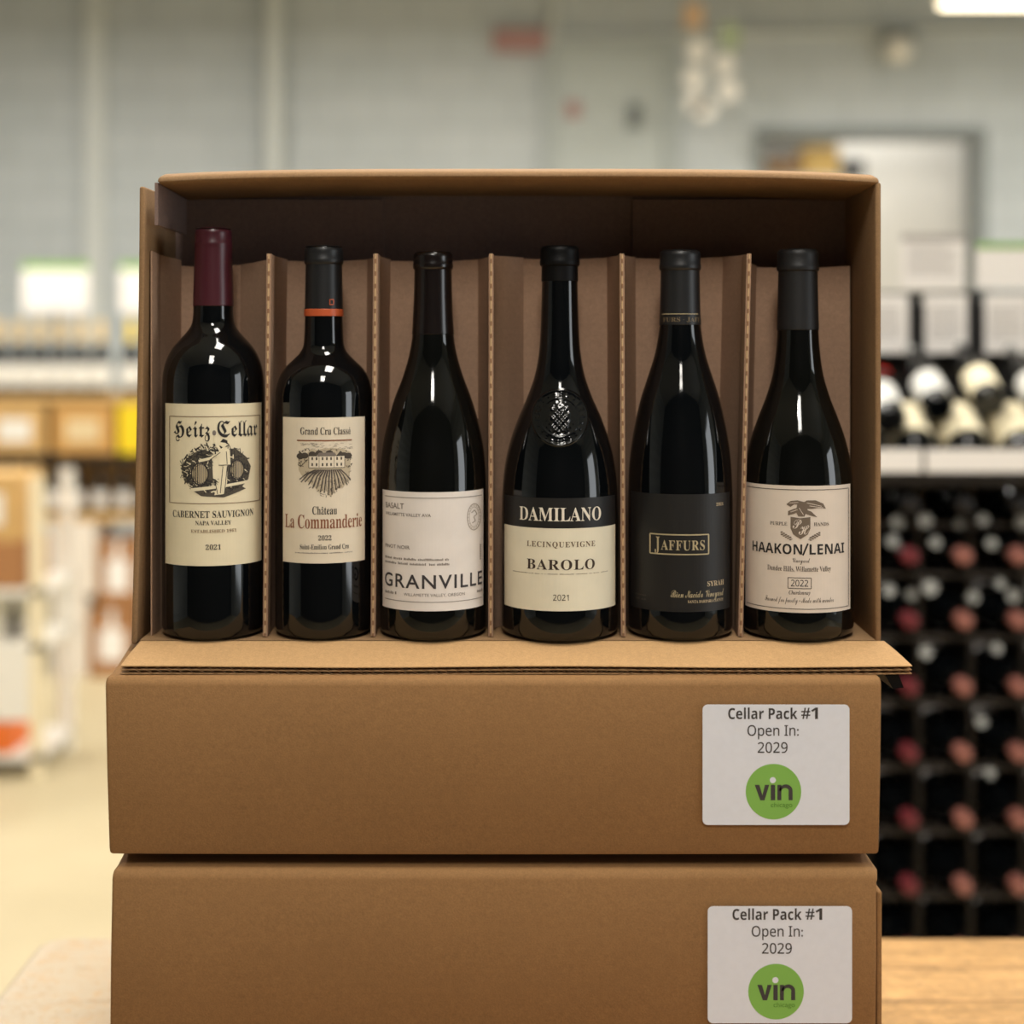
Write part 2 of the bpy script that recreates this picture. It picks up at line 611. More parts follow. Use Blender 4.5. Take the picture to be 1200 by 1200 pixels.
p = P(1196, 9, 7.0)
fixture('hanging_light', p.x + .03, p.y, p.z + .13, .52, 1.2, K_AISLE * .7, 'lit white hanging light fixture at the top edge above the doorway')
GF = 'hanging light fixtures out over the aisles'
for (x, y) in ((-2.6, 5.2), (-.2, 5.2), (-2.6, 2.4), (0, 2.2), (2.6, 2.4), (4.0, 5.2)):
    fixture('hanging_light', x, y, 3.45, .5, 1.3, K_AISLE, 'white hanging light fixture lit over the shop aisles', GF)
fixture('hanging_light', .25, -.08, 3.4, .5, 1.3, K_TABLE, 'white hanging light fixture lit right over the wooden table')
for (x, y) in ((0, -2.3),):
    fixture('hanging_light', x, y, 3.5, .5, 1.3, K_FRONT, 'white hanging light fixture lit behind the camera, in front of the table')
area_light('back_room_light', (2.1, YB + .36, 3.5), (1.2, .2), 17, (1, .97, .92))
# pendant bulb in front of the table: the small bright spot on every bottle shoulder
pt = thing('pendant_lamp', 'small bare pendant bulb hanging in front of the table', 'pendant lamp', (0, -1.52, 2.74))
bm = bmesh.new(); bmesh.ops.create_uvsphere(bm, u_segments=20, v_segments=12, radius=.05)
obj('bulb', bm, mat('lit_bulb', (255, 226, 180), .3, emit=12), pt, 'all')
obj('cord', tubem((0, 0, .05), (0, 0, ZT - 2.74), .005, 8), M_BLACKMETAL, pt)
lp = bpy.data.lights.new('pendant_light', 'POINT'); lp.energy = K_PEND; lp.shadow_soft_size = .09; lp.color = (1, .965, .93)
lo = bpy.data.objects.new('pendant_light', lp); COL.objects.link(lo); lo.parent = pt; lo.location = (0, 0, 0)

# ------------------------------------------------------------------ table
def wood_mat():
    m, nt, b = new_mat('butcher_block_wood')
    N, L = nt.nodes, nt.links
    tc = N.new('ShaderNodeTexCoord')
    br = N.new('ShaderNodeTexBrick')
    br.inputs['Scale'].default_value = 1; br.inputs['Brick Width'].default_value = .55; br.inputs['Row Height'].default_value = .075
    br.inputs['Mortar Size'].default_value = .0012; br.inputs['Bias'].default_value = 0
    br.inputs['Color1'].default_value = srgb(196, 154, 102); br.inputs['Color2'].default_value = srgb(176, 136, 86)
    br.inputs['Mortar'].default_value = srgb(126, 90, 52)
    L.new(tc.outputs['Object'], br.inputs['Vector'])
    mp = N.new('ShaderNodeMapping'); mp.inputs['Scale'].default_value = (6, 70, 6)
    L.new(tc.outputs['Object'], mp.inputs[0])
    gr = N.new('ShaderNodeTexNoise'); gr.inputs['Scale'].default_value = 1.5; gr.inputs['Detail'].default_value = 6; gr.inputs['Distortion'].default_value = .8
    L.new(mp.outputs[0], gr.inputs['Vector'])
    ch = N.new('ShaderNodeTexNoise'); ch.inputs['Scale'].default_value = 55; ch.inputs['Detail'].default_value = 5; ch.inputs['Distortion'].default_value = 1.5
    L.new(tc.outputs['Object'], ch.inputs['Vector'])
    r = N.new('ShaderNodeMapRange'); r.inputs[1].default_value, r.inputs[2].default_value = .3, .7
    r.inputs[3].default_value, r.inputs[4].default_value = .72, 1.2
    L.new(gr.outputs['Fac'], r.inputs[0])
    r2 = N.new('ShaderNodeMapRange'); r2.inputs[1].default_value, r2.inputs[2].default_value = .35, .6
    r2.inputs[3].default_value, r2.inputs[4].default_value = .82, 1.06
    L.new(ch.outputs['Fac'], r2.inputs[0])
    mu = N.new('ShaderNodeMath'); mu.operation = 'MULTIPLY'; L.new(r.outputs[0], mu.inputs[0]); L.new(r2.outputs[0], mu.inputs[1])
    v = N.new('ShaderNodeVectorMath'); v.operation = 'SCALE'
    L.new(br.outputs['Color'], v.inputs[0]); L.new(mu.outputs[0], v.inputs['Scale'])
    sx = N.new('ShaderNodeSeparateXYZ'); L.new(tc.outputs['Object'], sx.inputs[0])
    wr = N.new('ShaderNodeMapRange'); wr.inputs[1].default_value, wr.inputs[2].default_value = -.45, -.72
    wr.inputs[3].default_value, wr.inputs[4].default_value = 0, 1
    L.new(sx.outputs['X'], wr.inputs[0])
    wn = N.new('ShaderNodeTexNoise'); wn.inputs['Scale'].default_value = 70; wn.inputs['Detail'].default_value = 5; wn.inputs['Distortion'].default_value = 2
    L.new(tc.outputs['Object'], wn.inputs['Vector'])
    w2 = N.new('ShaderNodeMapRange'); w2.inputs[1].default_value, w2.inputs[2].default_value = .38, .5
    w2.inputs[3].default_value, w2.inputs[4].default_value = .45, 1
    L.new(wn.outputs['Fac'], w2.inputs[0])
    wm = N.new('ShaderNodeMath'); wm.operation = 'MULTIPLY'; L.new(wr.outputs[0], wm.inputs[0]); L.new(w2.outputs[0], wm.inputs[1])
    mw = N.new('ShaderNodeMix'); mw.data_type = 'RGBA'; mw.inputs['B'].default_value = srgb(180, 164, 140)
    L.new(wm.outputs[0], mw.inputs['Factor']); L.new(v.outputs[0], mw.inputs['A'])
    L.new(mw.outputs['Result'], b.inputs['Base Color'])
    bp = N.new('ShaderNodeBump'); bp.inputs['Strength'].default_value = .5; bp.inputs['Distance'].default_value = .003
    L.new(mu.outputs[0], bp.inputs['Height']); L.new(bp.outputs[0], b.inputs['Normal'])
    b.inputs['Roughness'].default_value = .42
    return m
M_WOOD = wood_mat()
TZ = CH - .609
tb = thing('wooden_table', 'honey coloured wooden butcher block table under the stacked cartons', 'table', (.3, -.08, 0))
bm = bmesh.new()
box(bm, -.78, .95, -.52, .53, TZ - .045, TZ)
for e in [e for e in bm.edges if abs(e.verts[0].co.z - e.verts[1].co.z) > .01]:
    pass
bmesh.ops.bevel(bm, geom=[e for e in bm.edges if abs(e.verts[0].co.z - e.verts[1].co.z) > .01], offset=.03, segments=5, profile=.5, affect='EDGES')
bmesh.ops.bevel(bm, geom=[e for e in bm.edges if abs(e.verts[0].co.z - e.verts[1].co.z) < 1e-5 and e.is_manifold and abs(e.calc_face_angle(0)) > 1], offset=.008, segments=3, profile=.5, affect='EDGES')
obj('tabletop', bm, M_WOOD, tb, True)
for sx in (-.68, .85):
    for sy in (-.44, .45):
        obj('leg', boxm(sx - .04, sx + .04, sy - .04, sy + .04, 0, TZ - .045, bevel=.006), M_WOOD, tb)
for sy in (-.44, .45):
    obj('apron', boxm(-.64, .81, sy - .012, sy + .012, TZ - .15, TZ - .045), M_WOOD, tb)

# ------------------------------------------------------------------ closed cartons
def carton_bm(x0, x1, xb0, xb1, yf, yb, z0, z1, drop, slope):
    """kraft carton lying flat: the lid's front falls away by `drop` over `slope`; x0,x1 at the top, xb0,xb1 at the bottom"""
    zt = z1 - drop
    prof = [(yf + .006, z0), (yf + .0015, z0 + .0012), (yf, z0 + .005), (yf - .0012, (z0 + zt) / 2), (yf, zt - .005), (yf + .0015, zt - .0015), (yf + .005, zt + .0006)]
    for k in range(1, 6):
        t = k / 5
        prof.append((yf + .005 + (slope - .005) * t, zt + .0006 + (drop - .0006) * (max(0, t - .2) / .8) ** 1.15))
    prof += [(yb - .004, z1), (yb, z1 - .004), (yb, z0 + .004), (yb - .003, z0)]
    bm = bmesh.new()
    n = 14
    rows = []
    for i in range(n + 1):
        f = i / n
        row = []
        for (y, z) in prof:
            h = (z - z0) / (z1 - z0)
            a = xb0 + (x0 - xb0) * h; b = xb1 + (x1 - xb1) * h
            bow = .0015 * math.sin(PI * f) if y < yf + .01 else 0
            row.append(bm.verts.new((a + (b - a) * f, y - bow, z)))
        rows.append(row)
    m = len(prof)
    for r, q in zip(rows, rows[1:]):
        for k in range(m):
            bm.faces.new((r[k], q[k], q[(k + 1) % m], r[(k + 1) % m]))
    c0 = bm.faces.new(rows[0][::-1]); c1 = bm.faces.new(rows[-1])
    bmesh.ops.recalc_face_normals(bm, faces=bm.faces)
    ends = list({e for f in (c0, c1) for e in f.edges})
    bmesh.ops.bevel(bm, geom=ends, offset=.0026, segments=3, profile=.5, affect='EDGES')
    return bm


def sticker(parent, d, y, ox, oz, x0, y0, x1, y1, tx0, tx1, ty, cxc, cyc):
    s = d / F
    f = Flat(lambda px: (px - 600) * s - ox, lambda py: CH + (400 - py) * s - oz)
    f.rect(x0, y0, x1, y1, 0, 0, r=6)
    f.text('Cellar Pack', tx0, tx0 + 81, ty, ty + 13.5, 'sansb', 1, .15)
    f.text('1', tx1 - 8, tx1, ty, ty + 13.5, 'sansb', 1, .15)
    hx = tx0 + 85.5
    for k in (0, 4.2):
        f.stroke([(hx + 2.2 + k, ty + 13.3), (hx + 4.6 + k, ty + .3)], 1.7, 1, .15)
        f.stroke([(hx, ty + 9 - k), (hx + 10.5, ty + 9 - k)], 1.6, 1, .16)
    m = (tx0 + tx1) / 2
    f.text('Open In:', m - 30, m + 30, ty + 20.5, ty + 33, 'sans', 1, .15, bold=.006)
    f.text('2029', m - 18, m + 17, ty + 40.5, ty + 53, 'sans', 1, .15, bold=.006)
    f.ell(cxc, cyc, 32.5, 32.5, 2, .10, 64)
    # "vin" drawn in heavy strokes, white dot on the i
    xx = cxc - 22
    b0, t0 = cyc + 10, cyc - 8
    f.face([(xx, t0), (xx + 5.5, t0), (xx + 9, b0 - 6), (xx + 12, t0), (xx + 17, t0), (xx + 11.5, b0), (xx + 6.5, b0)], 1, .2)
    f.rect(xx + 18.8, t0, xx + 24, b0, 1, .2)
    f.ell(xx + 21.2, t0 - 5.5, 3.6, 3.6, 0, .2)
    f.rect(xx + 26.5, t0, xx + 31.2, b0, 1, .2)
    f.rect(xx + 39.6, t0 + 7, xx + 44.4, b0, 1, .2)
    pts_o, pts_i = [], []
    for k in range(11):
        a = PI - PI * k / 10
        pts_o.append((xx + 36.4 + 8 * math.cos(a), t0 + 7 - 7.6 * math.sin(a)))
        pts_i.append((xx + 35.6 + 4.2 * math.cos(a), t0 + 7 - 3.4 * math.sin(a)))
    for k in range(10):
        f.face([pts_o[k], pts_o[k + 1], pts_i[k + 1], pts_i[k]], 1, .2)
    f.text('chicago', cxc - 3, cxc + 22, cyc + 12.5, cyc + 18, None, 3, .2)
    o = f.flat(y, 'sticker', [M_STICKER, M_STICKINK, M_GREEN, M_GREENDK], parent)
    o['label'] = 'white shop sticker with a green round logo'
    return o


D2 = 1.067
Y2 = CY + D2
Z3T, Z2T = CH - .3575, CH - .2232
X = lambda px, d: (px - 600) * d / F
c2 = thing('wine_carton', 'closed brown wine carton directly under the open carton of bottles', 'carton', (0, Y2, Z3T))
obj('body', carton_bm(X(122, D2), X(1034, D2), X(127.5, D2), X(1030.5, D2), 0, .345, 0, Z2T - Z3T, .0112, .075), M_CARTON, c2, True)
sticker(c2, D2 - .002, -.0032, 0, Z3T, 823, 825, 995, 966, 853, 958, 828.5, 906, 927)
D3 = 1.060
Y3 = CY + D3
Z4T = CH - .4855
c3 = thing('wine_carton', 'closed brown wine carton with a torn corner, second below the open one', 'carton', (0, Y3, Z4T))
obj('body', carton_bm(X(131, D3), X(1028, D3), X(128, D3), X(1027, D3), 0, .345, 0, Z3T - Z4T, .0088, .06), M_CARTON, c3, True)
sticker(c3, D3 - .002, -.0032, 0, Z4T, 829, 1061, 998, 1198, 858, 963, 1063.5, 909, 1161)
# its end panel has sprung open a little at the corner
zz = CH + (400 - 1046) * D3 / F - Z4T
obj('end_panel', boxm(X(1028.3, D3), X(1034.5, D3), .002, .33, .004, zz, bevel=.0012), M_CARTON, c3)
obj('tuck_flap', boxm(X(1028.3, D3), X(1033, D3), .012, .32, zz + .003, Z3T - Z4T - .011, bevel=.001), M_CORE, c3)
c4 = thing('wine_carton', 'closed brown wine carton at the bottom of the stack, standing on the wooden table', 'carton', (0, Y3 + .002, TZ))
obj('body', carton_bm(X(130, D3), X(1029, D3), X(130, D3), X(1029, D3), 0, .345, 0, Z4T - TZ, .004, .03), M_CARTON, c4, True)

# ------------------------------------------------------------------ the open carton
ZF = CH - .2185            # its inside floor
oc = thing('open_carton', 'open brown carton standing on its side, its mouth showing six wine bottles', 'carton', (0, 0, ZF))
OD = .110
TOPZ = CH + .1172 - ZF
def bent(bm, fn):
    for v in bm.verts:
        v.co = fn(v.co)
    return bm


def panel(name, x0, x1, y0, y1, z0, z1, bevel, mt, fn=None, cuts=0, ycut=None):
    bm = bmesh.new()
    box(bm, x0, x1, y0, y1, z0, z1)
    if cuts:
        L = max(x1 - x0, z1 - z0)
        for k in range(1, cuts):
            if x1 - x0 > z1 - z0:
                bmesh.ops.bisect_plane(bm, geom=bm.verts[:] + bm.edges[:] + bm.faces[:], plane_co=(x0 + (x1 - x0) * k / cuts, 0, 0), plane_no=(1, 0, 0))
            else:
                bmesh.ops.bisect_plane(bm, geom=bm.verts[:] + bm.edges[:] + bm.faces[:], plane_co=(0, 0, z0 + (z1 - z0) * k / cuts), plane_no=(0, 0, 1))
    if ycut:
        bmesh.ops.bisect_plane(bm, geom=bm.verts[:] + bm.edges[:] + bm.faces[:], plane_co=(0, ycut, 0), plane_no=(0, 1, 0))
    es = [e for e in bm.edges if e.is_manifold and e.calc_face_angle(0) > 1]
    bmesh.ops.bevel(bm, geom=es, offset=bevel, segments=3, profile=.5, affect='EDGES')
    if fn:
        bent(bm, fn)
    return obj(name, bm, mt, oc, True)


LX, RX = X(170, 1.123), X(1026, 1.123)     # inner faces of the side walls
panel('back_panel', LX - .004, RX + .004, .106, .110, -.003, TOPZ + .003, .0008, M_CARTON_BACK)
panel('bottom_panel', LX - .004, RX + .004, .001, .106, -.0043, 0, .0008, M_CARTON_IN)
panel('top_panel', X(184, 1.123), RX + .003, -.0005, .110, TOPZ, TOPZ + .0066, .0031, M_CARTON_IN,
      lambda c: Vector((c.x, c.y, c.z - .0042 * (c.x / .262) ** 4 + .002 - .003 * (c.y / .11)
                           + (.0042 * min(1, max(0, c.y) / .016) - .0016 if c.z > TOPZ + .003 else 0))), 16, .016)
panel('side_panel', LX - .0042, LX, 0, .110, -.003, TOPZ - .004, .0014, M_CARTON_IN,
      lambda c: Vector((c.x - .006 * (1 - c.z / .335) ** 1.5, c.y, c.z)), 8)
panel('side_panel', RX, RX + .0042, 0, .110, -.003, TOPZ - .001, .0016, M_CARTON_IN,
      lambda c: Vector((c.x, c.y, c.z)), 4)
# stub of the side flap folded in at the upper corner, and the two inner back flaps whose edges show as seams
panel('corner_flap', X(180.5, 1.123), X(184.5, 1.123), .002, .10, TOPZ - .032, TOPZ - .001, .0008, M_CARTON_BACK)
panel('inner_back_flap', LX, X(450, 1.228), .1025, .106, .01, TOPZ - .004, .0007, M_CARTON_BACK)
panel('inner_back_flap', X(741, 1.228), RX, .1025, .106, .01, TOPZ - .004, .0007, M_CARTON_BACK)

# folded-down front flap of double-wall board, its cut edge showing the flutes
def flap_pt(u, x, up=0.0):
    """u: 0 at the hinge, 1 at the cut edge; up: metres above the underside"""
    y = -.001 - .046 * u
    z = -.0062 - .0088 * u + .0006 * math.sin(PI * u)
    k = (x - LX) / (RX - LX)
    xx = x + u * (-.0030 * (1 - k) + .0085 * k)
    z += .0005 * math.sin(x * 23 + 1) * u
    return (xx, y, z + up)


def sheet(bm, x0, x1, nx, nu, up, th, u0=0.0, u1=1.0):
    g = [[[bm.verts.new(flap_pt(u0 + (u1 - u0) * j / nu, x0 + (x1 - x0) * i / nx, up + k * th)) for j in range(nu + 1)] for i in range(nx + 1)] for k in (0, 1)]
    for i in range(nx):
        for j in range(nu):
            bm.faces.new((g[1][i][j], g[1][i][j + 1], g[1][i + 1][j + 1], g[1][i + 1][j]))
            bm.faces.new((g[0][i][j], g[0][i + 1][j], g[0][i + 1][j + 1], g[0][i][j + 1]))
    for i in range(nx):
        for j, s_ in ((0, 1), (nu, -1)):
            bm.faces.new((g[0][i][j], g[1][i][j], g[1][i + 1][j], g[0][i + 1][j])[::s_])
    for j in range(nu):
        for i in (0, nx):
            bm.faces.new((g[0][i][j], g[0][i][j + 1], g[1][i][j + 1], g[1][i][j]))
    bmesh.ops.recalc_face_normals(bm, faces=bm.faces)


XA, XB = LX - .003, RX + .006
bm = bmesh.new(); sheet(bm, XA, XB, 60, 6, .0052, .0006)
fl = obj('front_flap', bm, cardboard('kraft_flap', (183, 146, 102), 'X'), oc, True)
bm = bmesh.new(); sheet(bm, XA, XB, 60, 4, .0024, .0005, .05, .985)
obj('middle_liner', bm, M_CORE, fl)
bm = bmesh.new(); sheet(bm, XA, XB, 60, 4, -.0003, .0005, .05, .985)
obj('bottom_liner', bm, M_CORE, fl)
for up, ph in ((.0002, 0), (.0029, 1.7)):
    bm = bmesh.new()
    n = 74 * 8
    pr = None
    for i in range(n + 1):
        x = XA + .001 + (XB - XA - .002) * i / n
        w = .0011 + .0010 * math.sin(2 * PI * i / 8 + ph)
        cur = [bm.verts.new(flap_pt(u, x, up + w)) for u in (.1, .99)]
        if pr:
            bm.faces.new((pr[0], pr[1], cur[1], cur[0]))
        pr = cur
    bmesh.ops.solidify(bm, geom=bm.faces[:], thickness=.00035)
    obj('corrugated_core', bm, M_CORE, fl)
# black tape tab hanging under the flap's corner
a = [(1037, 790), (1052, 788), (1059, 806), (1046, 807)]
bm = bmesh.new()
fr, bk = [], []
for (px, py) in a:
    q = P(px, py, 1.0785) - Vector((0, 0, ZF))
    fr.append(bm.verts.new(q)); bk.append(bm.verts.new(q + Vector((-.004, .03, 0.002))))
bm.faces.new(fr); bm.faces.new(bk[::-1])
for k in range(4):
    bm.faces.new((fr[k], bk[k], bk[(k + 1) % 4], fr[(k + 1) % 4]))
bmesh.ops.recalc_face_normals(bm, faces=bm.faces)
tp = obj('tape_tab', bm, M_BLACKPLASTIC, oc)
tp['label'] = 'black tape tab hanging from the flap corner'

# ------------------------------------------------------------------ divider insert
YI = .078      # its back plane
ins = thing('carton_divider', 'folded brown cardboard divider standing between the six bottles', 'divider', (0, 0, ZF))
folds = [  # tip px top, tip px bottom, left-base px, right-base px
    (315, 310.5, 283, 336), (440, 437, 431, 457), (575.5, 575, 561, 613), (729, 730.5, 712, 744), (878, 868, 848, 886)]
TIPZ = CH + .0648 - ZF
DT, DB = 1.133, CY * -1 + YI
def fold_side(k):
    tx, bx, lx, rx = folds[k]
    return X(tx, DT), X(bx, DT), X(lx, DB), X(rx, DB)


def strip(path, z0, ztop, th=.0022, mi=0, nz=10):
    """vertical sheet along path [(x_bottom, x_top, y)], ztop list"""
    bm = bmesh.new()
    n = len(path)
    def vt(off):
        g = []
        for i, (xb, xt, y) in enumerate(path):
            a = path[max(i - 1, 0)]; b = path[min(i + 1, n - 1)]
            dx, dy = b[1] - a[1], b[2] - a[2]
            L = math.hypot(dx, dy) or 1
            nx, ny = -dy / L * off, dx / L * off
            g.append([bm.verts.new((xb + (xt - xb) * j / nz + nx, y + ny, z0 + (ztop[i] - z0) * j / nz)) for j in range(nz + 1)])
        return g
    A, B = vt(0), vt(th)
    for i in range(n - 1):
        for j in range(nz):
            bm.faces.new((A[i][j], A[i + 1][j], A[i + 1][j + 1], A[i][j + 1]))
            bm.faces.new((B[i][j], B[i][j + 1], B[i + 1][j + 1], B[i + 1][j]))
        bm.faces.new((A[i][nz], A[i + 1][nz], B[i + 1][nz], B[i][nz]))
        bm.faces.new((A[i][0], B[i][0], B[i + 1][0], A[i + 1][0]))
    for i in (0, n - 1):
        for j in range(nz):
            bm.faces.new((A[i][j], A[i][j + 1], B[i][j + 1], B[i][j]))
    bmesh.ops.recalc_face_normals(bm, faces=bm.faces)
    for f in bm.faces:
        f.material_index = mi
    return bm


ztop_back = [.0600, .0640, .0640, .0655, .0660, .0590]
edges = []
for k in range(5):
    tx, bx, lx, rx = fold_side(k)
    zt = TIPZ; zb = CH + ztop_back[k] - ZF; zb2 = CH + ztop_back[k + 1] - ZF
    h = .0005
    def mid(y, side):
        # stays narrow where the bottles are widest, then flares to the back
        t = (y - .010) / (YI - .010)
        s_ = t ** 3.4 if y < .05 else t ** 2.3
        e = lx if side < 0 else rx
        o_ = (e - tx) * s_
        return (bx + side * h + o_, tx + side * h + o_, y)
    ys = [.0105, .022, .034, .046, .056, .066, YI]
    left = [mid(y, -1) for y in ys][::-1]
    right = [mid(y, 1) for y in ys]
    zl = [zb + (zt - zb) * i / 6 for i in range(7)]
    zr = [zt + (zb2 - zt) * i / 6 for i in range(7)]
    path = left + right
    o = obj('divider_fold', strip(path, .0006, zl + zr), M_INSERT, ins, True)
    bm = bmesh.new()
    th = .0007
    for (x0, x1, z0, z1) in ((bx, tx, .001, zt - .0002),):
        nz = 24
        prev = None
        for j in range(nz + 1):
            z = z0 + (z1 - z0) * j / nz
            x = x0 + (x1 - x0) * j / nz
            cur = [bm.verts.new((x - th, .0100, z)), bm.verts.new((x - th * .5, .0092, z)), bm.verts.new((x + th * .5, .0092, z)), bm.verts.new((x + th, .0100, z))]
            if prev:
                for a_, b2_ in ((0, 1), (1, 2), (2, 3)):
                    bm.faces.new((prev[a_], prev[b2_], cur[b2_], cur[a_]))
            prev = cur
    pe = obj('perforated_edge', bm, M_PERF, o)
    pe['label'] = 'perforated fold edge with pale torn dashes'
    edges.append((left[0][0], left[0][1], right[-1][0], right[-1][1]))
for k in range(6):
    if k == 0:
        xb0 = xt0 = X(211, DB)
    else:
        xb0, xt0 = edges[k - 1][2], edges[k - 1][3]
    if k == 5:
        xb1 = xt1 = RX - .0015
    else:
        xb1, xt1 = edges[k][0], edges[k][1]
    z = CH + ztop_back[k] - ZF
    obj('back_panel', strip([(xb0, xt0, YI), ((xb0 + xb1) / 2, (xt0 + xt1) / 2, YI + .001), (xb1, xt1, YI)], .0006,
                            [z - .001, z - .002, z]), M_INSERT, ins)
obj('end_panel', strip([(LX + .0006, LX + .0006, .015), (LX + .0012, LX + .0012, .04), (X(211, DB), X(211, DB), YI)], .0006,
                       [CH + .067 - ZF, CH + .0655 - ZF, CH + .0635 - ZF], th=-.001), M_INSERT, ins)

# ------------------------------------------------------------------ the six bottles
DC = 1.153
KS = DC / F
def bottle(name, label, cpx, prof_px, r_px, glass, caps_to, caps_mat, lip_px):
    """prof_px: (py, half width px) from the top down; the capsule covers down to caps_to"""
    cx = (cpx - 600) * KS
    t = thing(name, label, 'wine bottle', (cx, CY + DC, ZF + .0004), -math.atan(cx / DC), 'six wine bottles in the open carton')
    zz = lambda py: (400 - py) * KS + .2185
    top = prof_px[0][0]
    pts = [(w * KS, zz(py)) for py, w in prof_px][::-1]
    R = r_px * KS
    body = [(0, .004), (R * .6, .0035), (R - .012, .0008), (R - .007, 0), (R - .0035, .0008), (R - .001, .003), (R, .007)]
    body += [(R, .02), (R, .05), (R, .09)]
    sm = smooth_prof([(R, .09)] + pts, 6)
    zt = zz(top)
    nk = pts[-1][0]
    obj('glass', lathe(body + sm[1:] + [(nk - .002, zt - .0004), (0, zt - .0004)], 96), glass, t, 'all')
    zc = zz(caps_to)
    prof = [p_ for p_ in sm if p_[1] > zc]
    # radius at zc
    rc = min(sm, key=lambda p_: abs(p_[1] - zc))[0]
    e = .00035
    cp = [(rc + e * .3, zc - .0003), (rc + e, zc)] + [(r + e, z) for r, z in prof if z < zt - .0002]
    lw, lh = lip_px
    if lw:
        zl = zt - lh * KS
        q = [c for c in cp if c[1] < zl - .0006]
        w = lw * KS
        q += [(q[-1][0], zl), (w - .0002, zl + .0008), (w, zl + .002), (w, zl + .0042), (w - .0004, zl + .0052), (w - .0004, zt - .0045), (w - .0004, zt - .0032), (w - .0006, zt - .0014), (w - .0016, zt - .0002)]
        cp = q
    else:
        cp += [(cp[-1][0], zt - .0012)]
    r_ = cp[-1][0]
    cp += [(r_ - .001, zt + .0006), (r_ * .62, zt + .0009), (r_ * .55, zt + .0002), (0, zt + .0002)]
    obj('capsule', lathe(cp, 64), caps_mat, t, True)
    return t, R, sm, zz


def label_flat(R, cpx, c_off=0):
    ds = (DC - R * .93)
    s = ds / F
    def fx(px):
        v = max(-.9995, min(.9995, (px - cpx) * s / R * .985))
        return R * math.asin(v)
    return Flat(fx, lambda py: (400 - py) * (DC - R) / F + .2185)


# ---- 1: tall claret-shouldered bottle with a burgundy capsule
t, R, sm, zz = bottle('wine_bottle', 'tall dark wine bottle with burgundy capsule and cream Cabernet Sauvignon label', 250,
    [(269, 20.4), (292, 21.0), (330, 22.2), (358, 23), (371, 23.4), (381, 25.2), (389, 30), (398, 38), (408, 46.5), (420, 53), (435, 57.3), (455, 58.8), (520, 59)],
    59, M_GLASS, 359, M_WINEFOIL, (22.0, 23))
f = label_flat(R, 250)
f.rect(193.5, 474, 307.5, 664, 0, 0)
f.frame(199, 489, 305, 591, .8, 2)
f.text('Heitz', 204, 246, 494, 513, 'frak', 1)
f.text('Cellar', 254.5, 301.5, 494, 513, 'frak', 1)
rr = random.Random(3)
# dark leafy surround in engraved strokes
for k in range(230):
    a = rr.uniform(0, 2 * PI)
    rad = rr.uniform(.62, 1.0)
    cx, cy = 252 + 41 * rad * math.cos(a), 551 + 30 * rad * math.sin(a)
    if cy < 520 and 243 < cx < 270: continue
    th = rr.uniform(0, PI); L = rr.uniform(1.5, 4)
    f.stroke([(cx - L * math.cos(th), cy - L * math.sin(th)), (cx, cy + rr.uniform(-1, 1)), (cx + L * math.cos(th), cy + L * math.sin(th))], rr.uniform(.6, 1.5), 1, .16)
for pts in ([(213, 548), (219, 538), (229, 531), (240, 527), (248, 532), (250, 566), (240, 574), (226, 574), (216, 564)], [(264, 527), (276, 527), (288, 537), (294, 549), (291, 564), (282, 574), (266, 574)], [(222, 573), (240, 574), (280, 570), (288, 575), (262, 584), (236, 582)]):
    f.face(pts, 4, .17)
for k in range(300):
    a = rr.uniform(0, 2 * PI); rad = math.sqrt(rr.uniform(.05, .95))
    cx, cy = 252 + 40 * rad * math.cos(a), 553 + 26 * rad * math.sin(a)
    if 249 < cx < 270 and cy < 560: continue
    th = rr.gauss(.5, .7); L = rr.uniform(1.2, 3.4)
    f.stroke([(cx - L * math.cos(th), cy - L * math.sin(th)), (cx, cy + rr.uniform(-.8, .8)), (cx + L * math.cos(th), cy + L * math.sin(th))], rr.uniform(.5, 1.3), rr.choice((1, 1, 1, 0)), .20)
# barrels
for (cx, cy, rx, ry) in ((234.5, 556, 10.5, 13.5), (277.5, 552, 9, 12)):
    f.ell(cx, cy, rx, ry, 5, .24); f.ring(cx, cy, rx, ry, 1.6, 1, .28); f.ring(cx + 1, cy, rx * .8, ry * .84, .6, 1, .28)
    for q in (-.7, -.48, -.26, -.04, .18, .40, .62):
        hgt = ry * math.sqrt(1 - q * q) - 1
        f.stroke([(cx + rx * q, cy - hgt), (cx + rx * q + .4, cy), (cx + rx * q, cy + hgt)], 1.0 if q < 0 else .7, 1 if q < -.2 or q > .5 else 3, .28)
# plank and man raising a glass
f.face([(224, 573), (292, 565), (292, 568), (224, 577)], 0, .26)
f.face([(257, 546), (266, 546), (266, 566), (262, 580), (251, 581), (256, 566)], 0, .30)
f.face([(256, 530), (262, 524), (269, 528), (270, 546), (257, 548)], 0, .30)
f.ell(262, 520.5, 4, 4.6, 0, .32); f.face([(258, 519), (261, 515), (266, 517), (267, 522), (264, 520)], 1, .36)
f.stroke([(259, 530), (254, 522), (251.5, 512)], 3.2, 0, .32)
f.stroke([(258, 532), (246, 538), (233, 541)], 3.2, 0, .32)
f.ell(251, 508, 2.2, 3, 3, .33)
for (p_, q_) in (((261, 548), (258, 579)), ((265, 530), (266, 545)), ((258, 531), (246, 539.5)), ((256, 546), (270, 546)), ((252, 565), (255, 580)), ((266, 548), (263, 578))):
    f.stroke([p_, q_], .8, 1, .36)
f.text('CABERNET SAUVIGNON', 203, 297, 599.5, 607.5, 'serif', 1)
f.text('NAPA VALLEY', 229, 271, 611, 616, 'serif', 1)
f.text('ESTABLISHED 1961', 224, 277, 621.2, 625, 'serif', 2)
f.text('2021', 241, 259, 638.8, 645, 'serif', 1)
